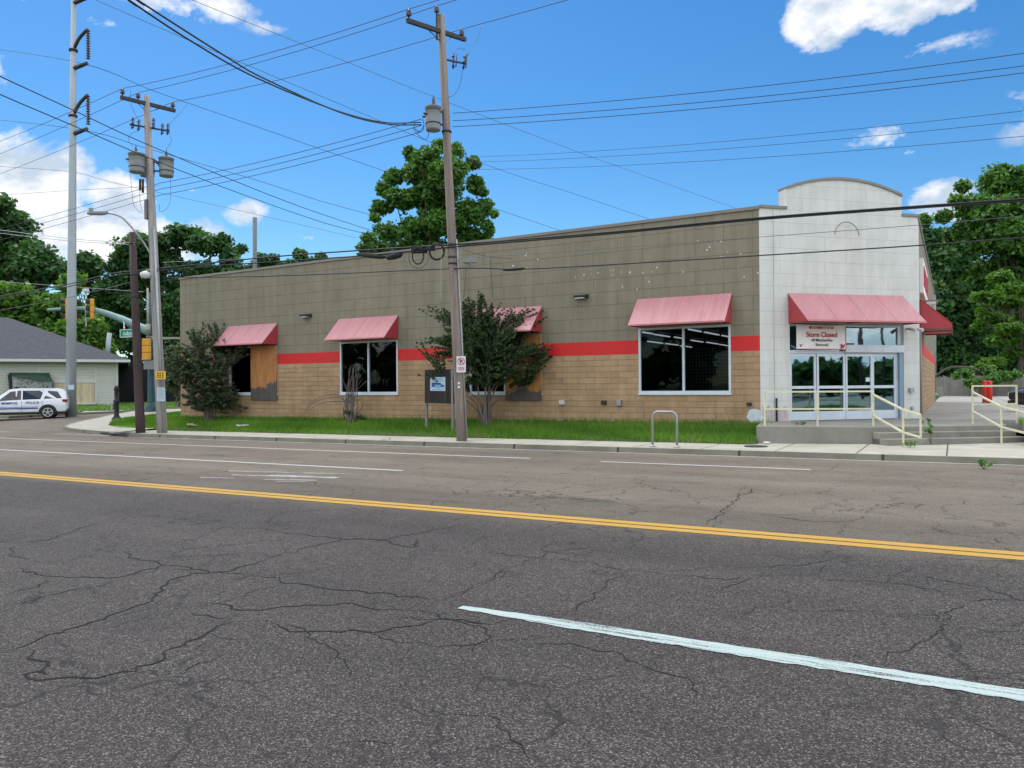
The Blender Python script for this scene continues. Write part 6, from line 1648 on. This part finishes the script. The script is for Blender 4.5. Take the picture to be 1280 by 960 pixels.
# shrubs by the wall
def shrub(name, label, base_pt, lobes, depth, mt, n, leaf, seed, stems=9, sr=.035, cr=(.14, .3), per=40, twigs=40, cat='shrub', up=.45, vol=.5):
    rs = np.random.default_rng(seed); t_ = thing(name, label, cat, base_pt); b = np.array(base_pt)
    cents, rads = lobes_world(lobes, depth, .35, rs, per, cr, vol)
    m = MB(); tips = []
    for k in range(stems):
        e = cents[rs.integers(0, len(cents))]; a = b + rs.normal(0, .12, 3) * (1, 1, 0) - (0, 0, .1); md = a * .45 + e * .55 + np.array([*(rs.normal(0, .10, 2)), .12])
        c_ = curve_pts([a, md, e], 5); m.tube(c_, np.linspace(sr, sr * .35, len(c_)), 6); tips.append(c_)
    for k in range(twigs):
        c_ = tips[rs.integers(0, len(tips))]; s = c_[rs.integers(4, len(c_))]; e = cents[rs.integers(0, len(cents))]
        if np.linalg.norm(e - s) < 1.6: m.tube(curve_pts([s, (s + e) / 2 + rs.normal(0, .08, 3), e], 3), np.linspace(sr * .35, .005, 7), 4)
    m.build('stems', M['twig'], t_)
    if n: crown('foliage', cents, rads, n, leaf, mt, t_, rs, up=up)
    return t_
def spray_shrub(name, label, base_pt, lobes, depth, mt, n_twig, per_twig, leaf, seed, stems=12, sr=.04, wid=.085, cat='shrub', bare=.0, dj=.45, start=.35):
    """stems fan up from the base; leafy sprays grow out of them and end in fine pointed tips"""
    rs = np.random.default_rng(seed); t_ = thing(name, label, cat, base_pt); b = np.array(base_pt, float)
    cents, rads = lobes_world(lobes, depth, dj, rs, 160, (.08, .12), .38)
    m = MB(); st = []
    far_ = cents[rs.choice(len(cents), stems)]
    for e in far_:
        a = b + rs.normal(0, .09, 3) * (1, 1, 0) - (0, 0, .1); e2 = a * .25 + e * .75
        h_ = e2[2] - a[2]; lat = (e2 - a) * (1, 1, 0)
        c_ = curve_pts([a, a + lat * .10 + np.array([*(rs.normal(0, .05, 2)), h_ * .38]), a + lat * .45 + np.array([*(rs.normal(0, .05, 2)), h_ * .74]), e2], 5); st.append(np.array(c_)); m.tube(c_, np.linspace(sr, sr * .3, len(c_)), 6)
    S = np.concatenate([q[4:] for q in st]); LC, LR = [], []
    for k in range(n_twig):
        e = cents[rs.integers(0, len(cents))]; d = np.linalg.norm(S - e, axis=1) + np.maximum(0, S[:, 2] - e[2]) * 1.5; s = S[np.argsort(d)[rs.integers(0, 4)]]
        L = np.linalg.norm(e - s); tip = e + (e - b) / np.linalg.norm(e - b) * rs.uniform(.02, .16) + np.array([0, 0, -.04 * L])
        c_ = curve_pts([s, (s + e) / 2 + np.array([0, 0, .10 * L]) + rs.normal(0, .04, 3), tip], 4); m.tube(c_, np.linspace(max(.006, sr * .22), .003, len(c_)), 4)
        if rs.uniform() > bare:
            for q in np.linspace(start, 1, 9):
                i = q * (len(c_) - 1); j = int(min(i, len(c_) - 2)); LC.append(c_[j] * (1 - i + j) + c_[j + 1] * (i - j)); LR.append(wid * (1.25 - .75 * q))
    m.build('stems', M['twig'], t_)
    crown('foliage', np.array(LC), np.array(LR), n_twig * per_twig, leaf, mt, t_, rs, up=.6, flat_=.7)
    return t_
pb_ = WY(607, 529, 23.3); pb_[2] = lawn_z(*pb_[:2]); dm = (pb_ - EYE) @ CF
spray_shrub('young_tree', 'spreading dark crape myrtle in front of the orange plywood board', pb_,
      [(600, 386, 34, 20), (562, 396, 28, 14), (640, 396, 28, 16), (612, 412, 62, 20), (558, 428, 38, 12), (660, 438, 40, 12), (600, 445, 66, 22), (545, 442, 28, 8), (615, 470, 56, 20), (536, 386, 18, 4), (600, 370, 8, 8), (552, 468, 30, 6), (668, 388, 18, 6), (525, 431, 12, 5), (610, 430, 60, 24), (646, 462, 42, 14), (678, 400, 12, 5), (684, 446, 12, 6), (655, 474, 26, 7), (578, 478, 20, 8)], dm, 'leaf_shrub', 950, 52, .046, 51, stems=15, sr=.042, wid=.088, cat='tree')
pb_ = WY(262, 524, 23.6); pb_[2] = lawn_z(*pb_[:2]); dm = (pb_ - EYE) @ CF
spray_shrub('bush', 'tall dark tangled bush in front of the left boarded window', pb_,
      [(258, 430, 36, 18), (238, 450, 32, 18), (285, 440, 26, 18), (260, 465, 38, 26), (222, 465, 18, 14), (258, 500, 26, 20), (292, 412, 10, 7), (300, 432, 10, 7), (245, 414, 14, 8), (272, 490, 28, 22), (228, 440, 16, 12), (248, 492, 20, 18), (262, 408, 24, 7), (222, 455, 18, 20), (248, 470, 36, 26), (305, 442, 12, 8), (285, 500, 18, 18), (298, 512, 10, 7), (235, 500, 16, 12)], dm, 'leaf_bush', 1150, 30, .056, 52, stems=38, sr=.030, wid=.15, bare=.33)
pb_ = WY(438, 526, 23.6); pb_[2] = lawn_z(*pb_[:2]); dm = (pb_ - EYE) @ CF
rs = np.random.default_rng(53); bsh = thing('bare_shrub', 'nearly leafless grey shrub stump with one long drooping branch under the second window', 'shrub', pb_); m = MB()
for k in range(26):
    x1 = 438 + rs.normal(0, 7); y1 = rs.uniform(455, 500); a = pb_ + rs.normal(0, .12, 3) * (1, 1, 0) - (0, 0, .05)
    m.tube(curve_pts([a, P(438 + rs.normal(0, 5), 505, dm), P(x1, y1, dm + rs.normal(0, .2))], 4), np.linspace(.03, .006, 9), 5)
for dy in (0, 3, 8):
    m.tube(curve_pts([pb_, P(432, 505, dm), P(424, 494 + dy, dm), P(405, 495 + dy, dm - .1), P(390, 502 + dy, dm - .2), P(381, 514 + dy * .4, dm - .2)], 4), np.linspace(.028, .006, 21), 5)
m.tube(curve_pts([pb_, P(441, 510, dm), P(452, 498, dm), P(458, 508, dm)], 4), np.linspace(.02, .005, 13), 5)
m.build('stems', M['twig'], bsh)
crown('foliage', np.array([P(445, 520, dm), P(436, 515, dm), P(452, 522, dm), P(448, 470, dm)]), np.array([.25, .2, .22, .12]), 260, .06, 'leaf_bush', bsh, rs)
# pale bush at the store's left end
pb_ = P(226, 520, 47); pb_[2] = lawn_z(-36, 30)
shrub('bush', 'pale green bush behind the left wooden pole at the end of the store', pb_, [(222, 455, 16, 22), (232, 485, 16, 20), (215, 480, 12, 18), (214, 440, 12, 12)], 47, 'leaf_bush', 2600, .13, 54, stems=8, cr=(.3, .55), twigs=20)
# weeds in cracks
def weed(pt, h, n, label, seed, spread=.12):
    rs = np.random.default_rng(seed); t_ = thing('weed', label, 'weed', pt); b = np.array(pt); m = MB()
    cs = []
    for k in range(5): e = b + np.array([*(rs.normal(0, spread, 2)), h * rs.uniform(.6, 1)]); m.tube([b, (b + e) / 2 + rs.normal(0, .02, 3), e], [.006, .005, .003], 4); cs += [(b * .4 + e * .6), e]
    m.build('stem', M['leaf_bright'] if False else M['twig'], t_); crown('leaf_cluster', np.array(cs), np.full(len(cs), spread * .7), n, .035, 'leaf_bright', t_, rs)
weed(HZ(1164, 555, .145), .72, 160, 'tall weed growing up the left part of the entrance steps', 1, .07)
weed(HZ(1198, 552, .15), .30, 60, 'small weed at the foot of the steps, between the tall weed and the yellowish one', 2, .07)
weed(HZ(1233, 549, .15), .32, 120, 'yellowish spreading weed at the right end of the steps', 3, .15)
weed(G(1229, 586, .0), .17, 70, 'weed growing out of the gutter below the right handrail', 4, .10)
weed(G(485, 555, .0), .16, 60, 'low weed in the gutter left of the notice board', 5, .14)
weed(HZ(1138, 558, .15), .14, 60, 'flat weed in front of the lowest step under the left handrail', 6, .12)
weed(HZ(1004, 531, .57), .10, 50, 'tuft of grass at the foot of the glass doors', 7, .14)
for i, (px, py) in enumerate(((302, 532), (241, 527))):
    q = WY(px, py, 22.2); q[2] = lawn_z(*q[:2]) + .09; rs = np.random.default_rng(60 + i); m = MB()
    for k in range(4): m.box(q + rs.normal(0, .10, 3) * (1, 1, .15), (.22, .16, .05), Matrix.Rotation(rs.uniform(0, 3), 3, 'Z') @ Matrix.Rotation(rs.uniform(-.4, .4), 3, 'X'))
    tag(m.build('litter', M['litter'] if i == 0 else M['paleboard']), ('crumpled white litter lying in the grass right of the tangled bush', 'broken pale sticks lying in the grass left of the tangled bush')[i], 'litter')

# slim poles along the lot to the right, mirrored in the transom pane over the doors
for i, (x, y) in enumerate(((38, 23.4), (44, 24.6))):
    t_ = thing('light_pole', 'tall plain wooden pole at the right side of the parking lot, mirrored in the transom', 'pole', (x, y, gz(x)), 'poles mirrored in the transom')
    m = MB(); m.tube([(x, y, gz(x) - .2), (x + .1, y, 11)], [.17, .11], 10); m.build('shaft', M['darkpole'], t_)
    m = MB(); m.bar((x, y - 1.2, 10.4), (x, y + 1.2, 10.4), .1, .12); m.build('crossarm', M['xarm'], t_)

for i, (px, py) in enumerate(((953.5, 551), (958.5, 554.5))):
    q = G(px, py, .14); m = MB(); m.box(q + (0, 0, .03), (.24, .13, .035), Matrix.Rotation(.4 + i, 3, 'Z') @ Matrix.Rotation(.15, 3, 'X'))
    tag(m.build('litter', M['litter'], bevel=.01), ('white scrap lying nearest the grass edge at the porch corner', 'white scrap lying on the sidewalk edge below the porch corner')[i], 'litter')
